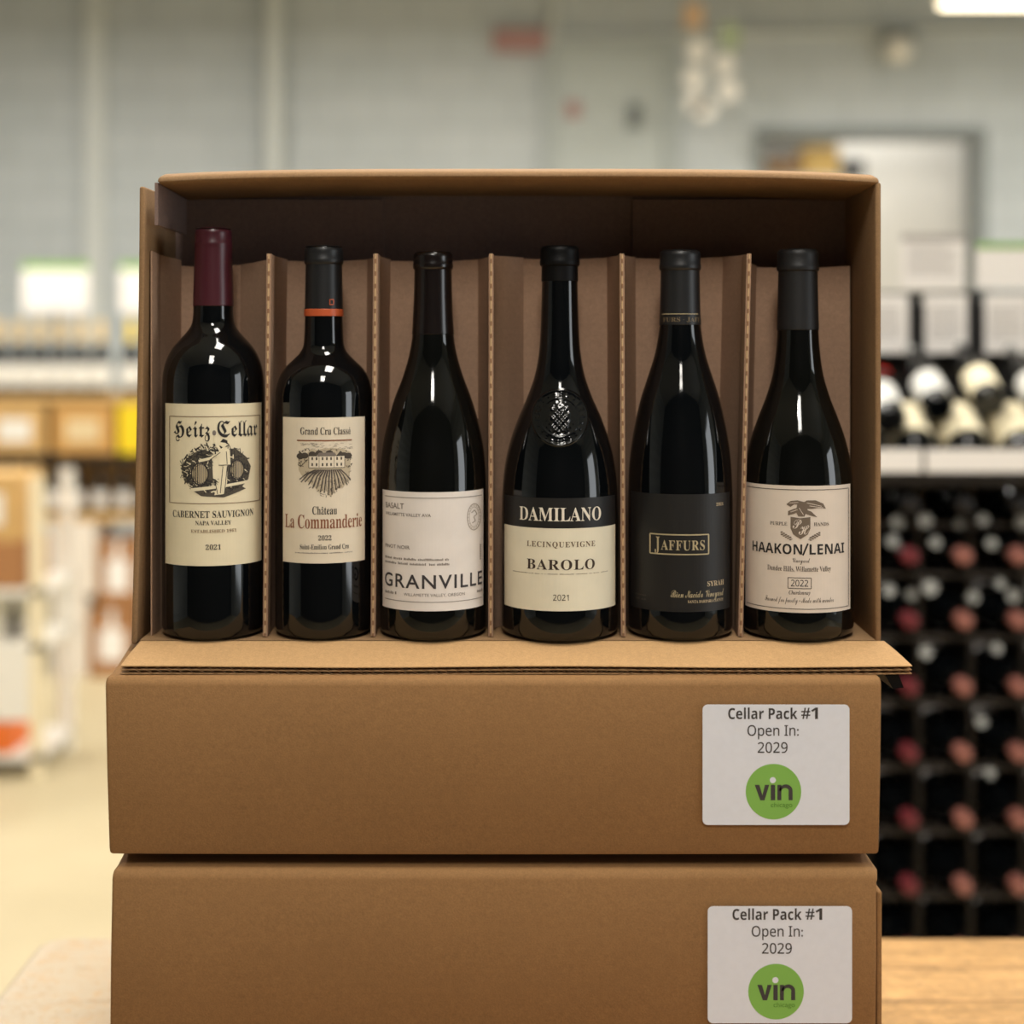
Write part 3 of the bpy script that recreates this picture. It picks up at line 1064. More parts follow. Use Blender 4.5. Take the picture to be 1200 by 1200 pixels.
f.roll(R, 'front_label', [M_PAPER_CREAM, M_INK, M_INKBROWN, M_INKGREY, mat('engraving_tone', (74, 68, 58), .7), mat('engraving_light_tone', (172, 158, 128), .7)], t)

# ---- 2
t, R, sm, zz = bottle('wine_bottle', 'dark wine bottle with black capsule, orange neck band and chateau sketch label', 379.5,
    [(290, 21.4), (312, 20.8), (340, 21.2), (371, 22), (395, 22.8), (406, 24), (414, 28), (422, 35.5), (431, 44.5), (441, 51), (455, 55.2), (470, 56.4), (530, 56.5)],
    56.5, M_GLASS, 371, M_BLACKFOIL, (22.9, 21))
zb = lambda py: (400 - py) * KS + .2185
rb = 21.9 * KS + .0008
obj('neck_band', lathe([(rb - .0004, zb(371.4)), (rb, zb(371)), (rb - .0001, zb(363.5)), (rb - .0004, zb(363))], 64), M_ORANGE, t, True)
fn = label_flat(rb - .0002, 379.5)
fn.frame(386.5, 351.5, 391, 357.5, 1, 0, .05)
fn.roll(rb - .0002, 'capsule_mark', [M_ORANGE], t, step=.0015)
f = label_flat(R, 379.5)
f.rect(331, 490, 428.5, 661, 0, 0)
f.text('Grand Cru Classé', 352, 411, 501.5, 510, 'serif', 3)
f.stroke([(348, 517), (412.5, 517)], 1.5, 2)
rr = random.Random(5)
f.face([(349, 536), (352, 531), (358, 534), (364, 527), (372, 528), (380, 526), (392, 526), (402, 527), (411, 531), (411, 551), (409, 563), (402, 573), (394, 574), (388, 583), (381, 575), (374, 578), (366, 569), (356, 562), (350, 552)], 5, .12)
# park round the house
for k in range(120):
    cx, cy = rr.uniform(350, 411), rr.uniform(527, 549)
    if 361 < cx < 405 and cy > 529: continue
    f.stroke([(cx, cy), (cx + rr.uniform(-2, 2), cy - rr.uniform(.5, 2)), (cx + rr.uniform(-2, 3), cy + rr.uniform(0, 2))], .8, 3, .18)
for k in range(60):
    cx = rr.uniform(351, 411); cy = rr.uniform(520, 530)
    f.stroke([(cx, cy), (cx + rr.uniform(2, 5), cy)], .3, 4, .16)
for cx in (352, 357, 366, 374, 403, 408, 386):
    f.ell(cx, 531 + abs(cx - 380) * .16, 4.5, 3.6, 3, .17)
f.face([(362, 534), (404, 534), (404, 549), (362, 549)], 0, .22)
f.face([(361, 535), (366, 529.5), (372, 535)], 3, .26); f.face([(394, 535), (399, 529), (405, 535)], 3, .26)
f.face([(371, 535), (374, 531), (392, 531), (395, 535)], 4, .26)
f.frame(362, 535, 404, 549, .7, 3, .26)
for cx in (366, 371, 378, 383, 388, 395, 400):
    for cy in (538, 545):
        f.rect(cx - .9, cy - 1.6, cx + .9, cy + 1.8, 3, .26)
f.stroke([(374, 535), (374, 549)], .5, 3, .26); f.stroke([(391.5, 535), (391.5, 549)], .5, 3, .26)
# vine rows fanning out to the tip
for k in range(15):
    x0 = 352 + k * 4.1
    vx, vy = 392, 540
    ex = 352 + (k - 1) * 4.4
    ln = 24 - abs(k - 8) * 1.7 + rr.uniform(-2, 2)
    x1 = x0 + (x0 - 388) * .1; y1 = 553 + max(6, 29 - abs(x0 - 384) * .62 + rr.uniform(-2, 2))
    x1 = max(351, min(411, x1))
    f.stroke([(x0 * .5 + 388 * .5, 551), ((x0 + x1) / 2 * .8 + 388 * .2, 551 + ln * .45), (x1, y1)], 1.3, 3, .18)
    f.stroke([(x0 * .5 + 390 * .5, 551), ((x0 + x1) / 2 * .8 + 391 * .2, 551 + ln * .5), (min(411, x1 + 2), y1 - 2)], .8, 4, .18)
for k in range(70):
    cy = rr.uniform(552, 582); hw = 31 * (1 - ((cy - 552) / 34) ** 1.6)
    cx = 382 + rr.uniform(-1, 1) * hw
    f.stroke([(cx, cy), (cx + rr.uniform(-3, 3), cy + rr.uniform(0, 2.5))], .6, 3, .18)
f.text('Château', 366, 395, 594, 603.5, 'serif', 1)
f.text('La Commanderie', 334, 424.5, 604, 620, 'serif', 2)
f.text('2022', 373, 388.5, 628, 634, 'serif', 3)
f.text('Saint-Emilion Grand Cru', 351.5, 409, 638.8, 644.5, 'serif', 1)
f.dashes(346, 413, 649.5, 1.4, 4, seed=4)
f.roll(R, 'front_label', [M_PAPER_WARM, M_INK, M_INKRED, mat('dark_sepia_ink', (70, 62, 54), .7), M_INKGREY, mat('sepia_wash', (190, 176, 150), .7)], t)

# ---- 3
t, R, sm, zz = bottle('wine_bottle', 'sloping-shouldered dark wine bottle with dark brown capsule and white Granville label', 507.5,
    [(297, 21.5), (315, 21.4), (350, 22), (392, 24.2), (416, 28), (441, 35.2), (466, 44.5), (491, 52), (520, 58.4), (550, 61.4), (585, 62)],
    62, M_GLASS2, 392, M_BROWNFOIL, (23.6, 20))
f = label_flat(R, 507.5)
f.rect(446.6, 577.5, 568.5, 717, 0, 0)
f.stroke([(450 + 4 * k, 584.5) for k in range(30)], .7, 2)
f.stroke([(450 + 4 * k, 706.5) for k in range(30)], .7, 2)
f.text('BASALT', 451, 473, 591.5, 598, None, 2, bold=.01)
f.text('WILLAMETTE VALLEY AVA', 451, 505, 602.8, 606.5, None, 2, bold=.01)
f.text('PINOT NOIR', 450.5, 480, 640.8, 645, None, 2, bold=.01)
f.dashes(450.5, 526, 658, 2.8, 2, seed=11)
f.dashes(450.5, 527, 663.5, 2.8, 2, seed=12)
f.text('GRANVILLE', 450, 566.3, 674.5, 690.5, None, 1, bold=.012, spacing=1.15)
f.dashes(450.5, 464, 699.5, 3.6, 2, seed=13)
f.text('WILLAMETTE VALLEY, OREGON', 473, 545, 696.5, 700, None, 2)
f.dashes(560, 566.5, 699.5, 3.6, 2, seed=14)
for k in range(9):
    f.rect(563.6, 643 + 2.1 * k, 565.2, 644.2 + 2.1 * k, 2, .22)
f.ring(556.5, 609, 8.8, 16, .9, 3, .2); f.ring(556.5, 609, 6.2, 12, .5, 3, .2)
f.stroke([(553, 604), (557, 601), (560, 606), (556, 609), (558, 614), (554, 616)], 1, 3)
for k in range(22):
    a = 2 * PI * k / 22
    f.stroke([(556.5 + 6.6 * math.cos(a), 609 + 12.8 * math.sin(a)), (556.5 + 7.7 * math.cos(a), 609 + 14.6 * math.sin(a))], .6, 3)
f.roll(R, 'front_label', [M_PAPER_WHITE, mat('charcoal_ink', (58, 54, 56), .7), M_INKGREY, mat('taupe_ink', (160, 148, 134), .7)], t)

# ---- 4
prof4 = [(290, 20.8), (316, 20.8), (350, 21.4), (392, 22.8), (416, 24.8), (441, 29.5), (466, 38.2), (491, 49), (520, 59), (550, 65), (582, 67.6), (620, 68)]
t, R, sm, zz = bottle('wine_bottle', 'broad dark wine bottle with an embossed round glass seal above the Barolo label', 656, prof4, 68, M_GLASS, 330, M_BLACKPLASTIC, (23.4, 23))
f = label_flat(R, 656)
f.rect(588.8, 584.5, 723.2, 621, 2, 0)
f.rect(588.8, 620, 723.2, 717, 0, .03)
f.text('DAMILANO', 608, 705, 595.5, 611.5, 'serif', 3)
f.text('LECINQUEVIGNE', 617, 698, 635.5, 642, 'serif', 4, spacing=1.15)
f.text('BAROLO', 617, 697.5, 656.5, 668.5, 'serif', 1, spacing=1.1)
f.dashes(600, 713, 674, 1.0, 4, seed=21)
f.text('2021', 648, 666.5, 697.5, 704.5, 'sans', 1)
f.roll(R, 'front_label', [M_PAPER_BUFF, mat('dark_brown_ink', (58, 44, 34), .7), M_PAPER_BLACK, mat('cream_ink', (232, 224, 208), .6), mat('soft_brown_ink', (104, 84, 58), .7)], t)
# embossed seal moulded into the shoulder
def rad_at(z):
    for (r0, z0), (r1, z1) in zip(sm, sm[1:]):
        if z0 <= z <= z1:
            return r0 + (r1 - r0) * (z - z0) / max(1e-9, z1 - z0)
    return sm[-1][0]


def seal_h(rho, a):
    h = .0004 * (1 if rho < .97 else (1 - rho) / .03)
    h += .0011 * math.exp(-((rho - .93) / .035) ** 2) + .0006 * math.exp(-((rho - .66) / .03) ** 2)
    if .70 < rho < .90:
        h += .0008 * max(0, math.sin(a * 22)) * (.6 + .4 * math.sin(rho * 60 + a * 5))
    if rho < .62:
        x, y = rho * math.cos(a), rho * math.sin(a)
        inside = abs(x) < .34 - .25 * max(0, -y - .05) and -.5 < y < .36
        h += .0009 if inside else .0002 * math.sin(31 * x) * math.sin(27 * y)
        if inside:
            h += .0006 * math.sin(24 * x + 2) * math.sin(21 * y + 1)
    return h


bm = bmesh.new()
zc = (400 - 491) * (DC - .045) / F + .2185; rs = 34.0 * (DC - .03) / F
na, nr = 132, 44
cen = None; rings = []
for i in range(nr + 1):
    rho = i / nr
    ring = []
    for k in range(na if i else 1):
        a = 2 * PI * k / na
        z = zc + rho * rs * math.sin(a)
        r = rad_at(z)
        u = rho * rs * math.cos(a)
        th = math.asin(max(-1, min(1, u / r)))
        rr_ = r + .0001 + .55 * seal_h(rho, a)
        ring.append(bm.verts.new((rr_ * math.sin(th), -rr_ * math.cos(th), z)))
    rings.append(ring)
for i in range(nr):
    for k in range(na):
        j = (k + 1) % na
        if i == 0:
            bm.faces.new((rings[0][0], rings[1][k], rings[1][j]))
        else:
            bm.faces.new((rings[i][k], rings[i + 1][k], rings[i + 1][j], rings[i][j]))
bmesh.ops.recalc_face_normals(bm, faces=bm.faces)
obj('embossed_seal', bm, mat('moulded_seal_glass', (7, 9, 11), .13), t, 'all')

# ---- 5
t, R, sm, zz = bottle('wine_bottle', 'dark wine bottle with matte black capsule and black Jaffurs label in gold print', 797,
    [(295, 22), (320, 22.2), (368, 23.2), (391, 25.2), (416, 29.8), (441, 37.5), (466, 45.5), (491, 51.4), (520, 56.8), (550, 59.8), (585, 61)],
    61, M_GLASS, 381, M_BLACKFOIL, (24.4, 23))
rn = 23.1 * KS + .0007
fn = label_flat(rn, 797)
fn.stroke([(775.5 + 1.43 * k, 368.5) for k in range(31)], .9, 0, .05)
fn.text('FURS · JAFF', 777, 820, 372.5, 377.5, 'serif', 1, .05)
fn.roll(rn, 'capsule_print', [M_GOLDINK, mat('dim_gold_ink', (120, 104, 78), .5)], t, step=.0015)
f = label_flat(R, 797)
f.rect(737.5, 580, 856.5, 718, 0, 0)
f.frame(761.5, 627.5, 830.5, 650.5, 1.5, 1)
f.text('J', 767, 773, 630.5, 648, 'serif', 1); f.text('AFFURS', 774.5, 826, 634, 645.5, 'serif', 1, spacing=1.1)
f.text('2021', 839.5, 848, 591, 594.6, 'serif', 2)
f.text('SYRAH', 829, 848.5, 682.5, 688.5, 'serif', 2)
f.text('Bien Nacido Vineyard', 786, 848.5, 692.5, 701, 'script', 1)
f.text('SANTA BARBARA COUNTY', 806, 848, 704, 707.5, 'serif', 2)
f.dashes(744, 757, 702, 2, 3, seed=31); f.dashes(744, 757, 707, 2, 3, seed=32)
f.roll(R, 'front_label', [M_PAPER_BLACK, M_GOLDINK, mat('pale_gold_ink', (190, 172, 140), .5), mat('faint_ink', (66, 60, 54), .6)], t)

# ---- 6
t, R, sm, zz = bottle('wine_bottle', 'dark wine bottle with black capsule and pale Haakon/Lenai label with a bird crest', 935,
    [(294, 22), (322, 22.2), (386, 23.8), (416, 26), (441, 29.8), (466, 37), (491, 46.5), (520, 56), (550, 61.6), (580, 63.6), (620, 64)],
    64, M_GLASS2, 387, mat('soft_black_foil', (20, 20, 22), .5), (24.6, 25))
f = label_flat(R, 934.5)
f.rect(871.5, 570, 996.5, 719, 0, 0)
f.stroke([(874 + 4 * k, 574.8) for k in range(31)], .8, 2)
f.stroke([(874 + 4 * k, 714.6) for k in range(31)], .8, 2)
f.stroke([(994, 575), (994, 714)], .6, 2)
# crest: bird with spread wings over a shield
B = 3
f.face([(921, 592), (926, 588), (934, 587), (942, 589), (948, 593), (944, 595), (938, 592), (930, 592), (926, 595)], B, .2)
f.face([(937, 592), (945, 587), (955, 587), (964, 591), (967, 597), (958, 596), (950, 597), (942, 597)], B, .2)
f.face([(923, 600), (930, 597), (938, 595), (936, 600), (930, 603), (923, 605)], B, .21)
f.face([(934, 591), (940, 590), (946, 598), (942, 606), (935, 606), (932, 600)], B, .21)
f.face([(944, 598), (950, 600), (957, 607), (950, 605), (944, 603)], B, .2)
for (p_, q_) in (((925, 590.5), (935, 589.5)), ((945, 590), (962, 594)), ((948, 593.5), (964, 596)), ((926, 601), (934, 598)), ((936, 596), (941, 604))):
    f.stroke([p_, q_], .6, 0, .26)
sh = [(926, 606.5), (937.5, 608), (949, 606.5), (949, 620), (946, 627), (937.5, 632.5), (929, 627), (926, 620)]
f.face(sh, B, .22)
f.text('P', 928.5, 939, 609.5, 620, 'script', 0, .28); f.text('H', 935.5, 947.5, 616, 627, 'script', 0, .28)
f.text('PURPLE', 902, 922, 613, 617, 'serif', 2); f.text('HANDS', 953, 970.5, 613, 617, 'serif', 2)
for sx in (-1, 1):
    for k in range(5):
        bx_, by_ = 937.5 + sx * (11 + 2.5 * k), 632 - 1.4 * k
        for q in (-1, 1):
            f.ell(bx_ + sx * .8, by_ + q * 1.5, 1.5, .75, B, .2, 10, a0=q * sx * .6)
    f.stroke([(937.5 + sx * 9, 633), (937.5 + sx * 16, 629.5), (937.5 + sx * 23, 626)], .5, B, .2)
f.text('HAAKON', 881, 939.5, 638.5, 650.5, 'sansb', 1); f.text('LENAI', 948, 988.5, 638.5, 650.5, 'sansb', 1)
f.stroke([(940.3, 651.5), (946.2, 637.5)], 2.0, 1)
f.text('Vineyard', 928, 948.5, 654.5, 660, 'script', 2)
f.text('Dundee Hills, Willamette Valley', 899, 973, 664.5, 670.5, 'serif', 2)
f.frame(923, 678, 950, 690.5, .8, 2)
f.text('2022', 926.5, 946.5, 680.3, 688, 'sans', 1)
f.text('Chardonnay', 924, 949, 692.8, 697.5, 'ital', 2)
f.text('Farmed for purity - Made with wonder', 896, 976, 701, 707, 'script', 2)
f.roll(R, 'front_label', [M_PAPER_ROSE, M_INK, mat('warm_grey_ink', (88, 78, 68), .7), mat('taupe_crest_ink', (112, 98, 84), .7)], t)


# ------------------------------------------------------------------ stock in the shop
M_RACK = mat('dark_stained_rack_wood', (44, 38, 33), .5, noise=.15, nscale=12)
M_CAPRED = mat('red_capsule', (108, 38, 46), .4)
M_CAPPINK = mat('copper_pink_capsule', (152, 98, 88), .4)
M_CAPGOLD = mat('gold_foil', (226, 196, 140), .45)
M_CAPBLACK = mat('black_capsule', (24, 24, 26), .35)
M_CARD = mat('white_card', (244, 240, 236), .6)
M_CARDGREY = mat('grey_card_print', (176, 172, 168), .7)
M_CARDGREEN = mat('green_card_header', (130, 178, 84), .6)
M_YELLOW = mat('yellow_box_card', (238, 206, 30), .5)
M_TANWOOD = mat('pale_pine', (204, 164, 104), .6, noise=.12, nscale=8)
M_KRAFTFAR = mat('plain_kraft', (168, 118, 74), .8)
M_WHITECARTON = mat('white_carton_board', (232, 222, 210), .7)
M_ORANGEBOX = mat('orange_board', (226, 112, 40), .6)


def stock_bottle(label, loc, rot, cap, paper, group, champagne=False, h=.30):
    """a small shop bottle: glass, capsule and label, base at its origin"""
    t = thing('wine_bottle', label, 'wine bottle', loc, 0, group)
    t.rotation_euler = rot
    k = h / .30
    r = .038 * k
    pr = [(0, .004), (r - .006, 0), (r, .006), (r, .10 * k), (r, .168 * k), (r * .96, .182 * k), (r * .72, .200 * k), (r * .45, .216 * k), (r * .385, .235 * k), (.0138 * k, .27 * k), (.0148 * k, .29 * k), (.0135 * k, h), (0, h)]
    if champagne:
        pr = [(0, .004), (r - .006, 0), (r, .006), (r, .10 * k), (r * .98, .13 * k), (r * .88, .16 * k), (r * .68, .19 * k), (r * .5, .215 * k), (r * .42, .24 * k), (.015 * k, .27 * k), (.0155 * k, .29 * k), (.0135 * k, h), (0, h)]
    g = obj('glass', lathe(pr, 24), M_GLASS, t, True)
    top = [p_ for p_ in pr if p_[1] >= (.215 if champagne else .265) * k and p_[0] > 0]
    obj('capsule', lathe([(a + .0006, z) for a, z in top] + [(top[-1][0] * .8, h + .001), (0, h + .001)], 20), cap, t, True)
    lb = lathe([(r + .0005, .035 * k), (r + .0008, .036 * k), (r + .0008, .124 * k), (r + .0005, .125 * k)], 24)
    obj('paper_label', lb, paper, t, True)
    return t


# ---- right: dark lattice rack of lying bottles with a tilted display shelf and cards on top
RD = 2.55
k1 = RD / F
ry = CY + RD
rx0, rx1 = X(975, RD), X(1335, RD)
rack = thing('wine_rack', 'dark wooden wine rack full of lying bottles beyond the table', 'wine rack', (0, ry, 0))
cols = [1004, 1068, 1131, 1196, 1261, 1322]
rows = [592, 652, 728, 806, 884, 962, 1040, 1118, 1196]
for c in [cols[0] - 32] + [(a + b) / 2 for a, b in zip(cols, cols[1:])] + [cols[-1] + 32]:
    obj('upright', boxm(X(c, RD) - .005, X(c, RD) + .005, .12, .35, 0, P(0, 566, RD).z), M_RACK, rack)
for r in rows:
    z = P(0, r, RD).z - .0378
    obj('shelf', boxm(rx0, rx1, .075, .10, z - .008, z - .0006), M_RACK, rack)
    obj('shelf', boxm(rx0, rx1, .25, .28, z - .008, z - .0006), M_RACK, rack)
obj('back_panel', boxm(rx0, rx1, .36, .37, 0, P(0, 350, RD).z), M_RACK, rack)
zt_ = P(0, 553, RD).z
obj('counter', boxm(rx0 - .01, rx1 + .01, .0, .06, zt_ - .012, zt_), M_RACK, rack)
GR = 'bottles lying in the dark rack'
protos = {}
rr = random.Random(9)
for ci, c in enumerate(cols):
    for ri, r in enumerate(rows[:8]):
        if c > 1270 or r > 1120:
            continue
        key = 'red' if ci == 1 else ('copper' if (ri != 3 or ci != 2) else 'copper')
        if ri == 0: key = 'black'
        loc = Vector((X(c, RD) + rr.uniform(-.001, .001), ry + .285, P(0, r, RD).z))
        rot = (PI / 2, rr.uniform(-3, 3), 0)
        lab = {'red': 'bottle with a dark red capsule lying in the dark rack', 'copper': 'bottle with a copper pink capsule lying in the dark rack',
               'black': 'bottle with a black capsule lying in the top row of the dark rack'}[key]
        if key not in protos:
            protos[key] = stock_bottle(lab, loc, rot, {'red': M_CAPRED, 'copper': M_CAPPINK, 'black': M_CAPBLACK}[key], M_CARD, GR + ' with %s capsules' % key, False, .285)
        else:
            dup(protos[key], loc, rot)
# tilted bottles on the counter behind a white price rail
slope = math.radians(28)
AX = Vector((0, math.cos(slope), math.sin(slope)))
NM = Vector((0, -math.sin(slope), math.cos(slope)))
base = Vector((0, ry + .075, P(0, 545, RD).z + .006))
rot = (slope - PI / 2, 0, 0)
tr = obj('sloping_tray', boxm(rx0, rx1, -.02, .26, -.005, 0), M_RACK, rack)
tr.rotation_euler = (slope, 0, 0)
tr.location = base - NM * .040 - Vector((0, ry, 0))
front = [(1028, 'cream', M_PAPER_CREAM, M_CAPGOLD), (1090, 'red', M_PAPER_CREAM, M_CAPRED), (1155, 'cream', M_PAPER_CREAM, M_CAPGOLD), (1222, 'cream', M_PAPER_CREAM, M_CAPGOLD)]
fp = None
for (c, key, pap, cap) in front:
    loc = base + Vector((X(c, RD), 0, 0))
    if key == 'red':
        stock_bottle('cream labelled bottle with a bright red capsule leaning back behind the price rail', loc, rot, mat('bright_red_foil', (214, 52, 44), .4), pap, 'bottles leaning back on the rack counter')
    elif fp is None:
        fp = stock_bottle('cream labelled bottle with a gold capsule leaning back behind the price rail', loc, rot, cap, pap, 'bottles leaning back on the rack counter')
    else:
        dup(fp, loc, rot)
fp = None
M_OFFWHITE = mat('off_white_label', (206, 205, 200), .6)
M_SILVER = mat('silver_grey_foil', (150, 150, 148), .4)
for (c, a_) in ((1058, .03), (1122, .07), (1190, .09), (1254, .07)):
    loc = base + Vector((X(c, RD), 0, 0)) + NM * .055 + AX * a_
    if c == 1190:
        stock_bottle('small cream labelled bottle lying on top of the leaning bottles on the rack', loc, rot, M_SILVER, M_PAPER_CREAM, 'small bottles on the rack counter', False, .22)
    elif fp is None:
        fp = stock_bottle('small white labelled bottle lying on top of the leaning bottles on the rack', loc, rot, M_SILVER, M_OFFWHITE, 'white labelled small bottles on the rack counter', False, .22)
    else:
        dup(fp, loc, rot)
# small silver discs standing in for lamp highlights on the rack bottles' shoulders
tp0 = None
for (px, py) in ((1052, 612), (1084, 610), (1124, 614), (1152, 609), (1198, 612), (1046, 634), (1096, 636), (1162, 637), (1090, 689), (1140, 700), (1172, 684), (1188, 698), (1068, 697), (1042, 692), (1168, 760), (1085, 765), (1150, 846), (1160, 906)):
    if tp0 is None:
        tp0 = thing('glint_disc', 'small silver grey disc standing in for a highlight on a rack bottle', 'highlight disc', P(px, py, RD + .06), 0, 'silver discs standing in for highlights on the rack bottles')
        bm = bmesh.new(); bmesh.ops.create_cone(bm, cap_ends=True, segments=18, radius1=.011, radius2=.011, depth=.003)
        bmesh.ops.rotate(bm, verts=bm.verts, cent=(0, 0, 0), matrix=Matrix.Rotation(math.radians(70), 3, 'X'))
        obj('disc', bm, mat('silver_glint', (168, 169, 164), .35), tp0, True)
        obj('disc_back', boxm(-.003, .003, .001, .012, -.002, .004), M_BLACKMETAL, tp0)
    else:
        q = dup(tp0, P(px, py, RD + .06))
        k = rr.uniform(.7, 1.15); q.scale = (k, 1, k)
# price rail with two white strips
rail = thing('price_rail', 'white price rail along the front edge of the dark rack', 'price rail', (0, ry - .012, P(0, 553, RD).z))
for (a_, b2_) in ((985, 1077.5), (1082.5, 1330)):
    obj('card_strip', boxm(X(a_, RD), X(b2_, RD), -.004, 0, .001, 27 * k1), M_CARD, rail)
obj('rail_back', boxm(rx0, rx1, 0, .006, -.006, 27.5 * k1), M_BLACKMETAL, rail)
# two tiers of cards behind the leaning bottles
cy_ = ry + .31
rl = thing('card_stand', 'black metal card stand above the leaning bottles on the rack', 'card stand', (0, cy_, P(0, 420, RD + .31).z))
kd = RD + .31
zc0, zc1 = P(0, 418, kd).z, P(0, 341, kd).z
for c in (1008, 1073, 1143, 1213, 1283):
    obj('upright', boxm(X(c, kd) - .0105, X(c, kd) + .0105, -.006, .012, 0, zc1 - zc0), M_BLACKMETAL, rl)
for z in (.008, zc1 - zc0 - .004):
    obj('cross_bar', boxm(X(985, kd), X(1330, kd), .004, .046, z - .004, z + .006), M_BLACKMETAL, rl)
for c in (1059, 1122, 1188, 1255):
    obj('stand_foot', boxm(X(c, RD) - .004, X(c, RD) + .004, .036, .046, zt_ + .02 - rl.location.z, .006), M_BLACKMETAL, rl)
def card(px0, py0, px1, py1, label, header=None, lines=True, parent_y=None, name='info_card', group=None, cat='card', d=None):
    d = d or kd
    a_, b2_ = P(px0, py1, d), P(px1, py0, d)
    t = thing(name, label, cat, ((a_.x + b2_.x) / 2, a_.y - .002, a_.z), 0, group)
    w, h_ = (b2_.x - a_.x) / 2, b2_.z - a_.z
    obj('sheet', boxm(-w, w, 0, .003, 0, h_), M_CARD, t)
    if header:
        obj('header', boxm(-w, w, -.0012, .0005, h_ * .86, h_), header, t)
    if lines:
        bm = bmesh.new(); r = random.Random(int(px0))
        for q in range(7):
            z = h_ * (.76 - .085 * q)
            box(bm, -w * .82, w * r.uniform(.4, .82), -.001, .0003, z, z + h_ * .028)
        obj('print', bm, M_CARDGREY, t)
    return t
for (a_, b2_, lab) in ((1016, 1064, 'white printed info card next to the open carton, above the leaning bottles'), (1084, 1133, 'white printed info card above the red capsuled bottle on the rack'), (1154, 1206, 'white printed info card at the right edge of the photo, above the leaning bottles')):
    card(a_, 345, b2_, 414, lab)
t = card(1056, 274, 1130, 338, 'white sign card with a grey header standing above the info cards', M_CARDGREY, True, name='shelf_sign', cat='sign')
t = card(1144, 284, 1225, 338, 'white sign card with a green header standing above the info cards', M_CARDGREEN, False, name='shelf_sign', cat='sign')

# ---- left: island of shelves at the far end of the aisle
LD = 6.9
k2 = LD / F
ly = CY + LD
lx0, lx1 = X(-70, LD), X(330, LD)
isl = thing('display_shelf', 'pale pine display shelf full of bottles and boxes at the far left', 'display shelf', (0, ly, 0))
shelf_z = {n: P(0, py, LD).z for n, py in (('top', 464), ('mid', 532), ('low', 603))}
SZ = {n: z + .0008 for n, z in shelf_z.items()}
for n, z in shelf_z.items():
    obj('shelf', boxm(lx0, lx1, 0, .42, z - .03, z), M_TANWOOD if n != 'mid' else M_BLACKMETAL, isl)
for x in (lx0, X(58, LD), X(330, LD) - .04):
    obj('post', boxm(x, x + .04, .39, .44, 0, shelf_z['top'] + .02), M_TANWOOD, isl)
obj('back_board', boxm(lx0, lx1, .42, .435, shelf_z['low'], shelf_z['top']), M_TANWOOD, isl)
GL = 'gold topped bottles on the far shelf'
fp = None
x = lx0 + .06
n = 0
while x < lx1 - .05:
    if not (X(127, LD) < x < X(199, LD)):
        if fp is None:
            fp = stock_bottle('dark bottle with gold foil top and white label in the far shelf row', (x, ly + .06, SZ['top']), (0, 0, 0), M_CAPGOLD, M_WHITE, GL, True, .34)
        else:
            dup(fp, (x, ly + .06, SZ['top']))
    x += .092; n += 1
def cbox(name, label, cat, px0, py0, px1, py1, d, depth, m, tape=None, patch=None, group=None, z0=None):
    a_, b2_ = P(px0, py1, d), P(px1, py0, d)
    zb_ = a_.z if z0 is None else z0
    t = thing(name, label, cat, ((a_.x + b2_.x) / 2, a_.y, zb_), 0, group)
    w, h_ = (b2_.x - a_.x) / 2, b2_.z - zb_
    obj('body', boxm(-w, w, 0, depth, 0, h_, bevel=.004, seg=1), m, t)
    if tape:
        obj('tape', boxm(-w * .14, w * .14, -.002, depth * .8, h_ * .6, h_ + .001), tape, t)
    if patch:
        obj('paper_patch', boxm(-w * .55, w * .55, -.003, .001, h_ * .25, h_ * .72), patch, t)
    return t
for (c, lab) in ((150, 'bottle with a bright yellow foil top next to the carton edge on the far shelf'), (175, 'bottle with a bright yellow foil top half hidden by the open carton')):
    stock_bottle(lab, (X(c, LD), ly + .06, SZ['top']), (0, 0, 0), M_YELLOW, M_WHITE, GL + ' yellow', True, .34)
cbox('gift_box', 'bright yellow box on the shelf below the gold topped bottles', 'box', 138, 474, 168, 522, LD, .2, M_YELLOW, z0=SZ['mid'])
cbox('wooden_case', 'orange tan wooden wine case with a pale paper patch on the far shelf', 'wooden case', 62, 475, 132, 530, LD, .3, mat('orange_pine', (198, 150, 84), .6), patch=mat('beige_paper', (220, 198, 156), .7), z0=SZ['mid'])
cbox('wooden_case', 'pale wooden wine case with a white paper patch at the left photo edge', 'wooden case', -18, 475, 52, 530, LD, .3, M_TANWOOD, patch=M_WHITE, z0=SZ['mid'])
cbox('wooden_case', 'pale wooden wine case on the far shelf, mostly behind the open carton', 'wooden case', 180, 475, 250, 530, LD, .3, M_TANWOOD, z0=SZ['mid'])
fp = None
x = lx0 + .07
while x < lx1 - .05:
    if fp is None:
        fp = stock_bottle('dark capsuled white labelled bottle on the lowest far shelf', (x, ly + .07, SZ['low']), (0, 0, 0), M_CAPBLACK, M_CARD, 'white labelled bottles on the lowest far shelf', False, .235)
    else:
        dup(fp, (x, ly + .07, SZ['low']))
    x += .105
# signs above the bottles
for (a_, b2_, lab) in ((26, 104, 'white sign with a green header above the gold topped bottles'), (140, 216, 'white sign with a green header above the yellow box, half hidden by the carton')):
    t = card(a_, 308, b2_, 366, lab, M_CARDGREEN, False, name='shelf_sign', cat='sign', d=LD + .2)
    h0 = t.location.z - shelf_z['top']
    obj('stem', tubem((0, .006, -h0), (0, .006, .01), .008, 8), M_BLACKMETAL, t)
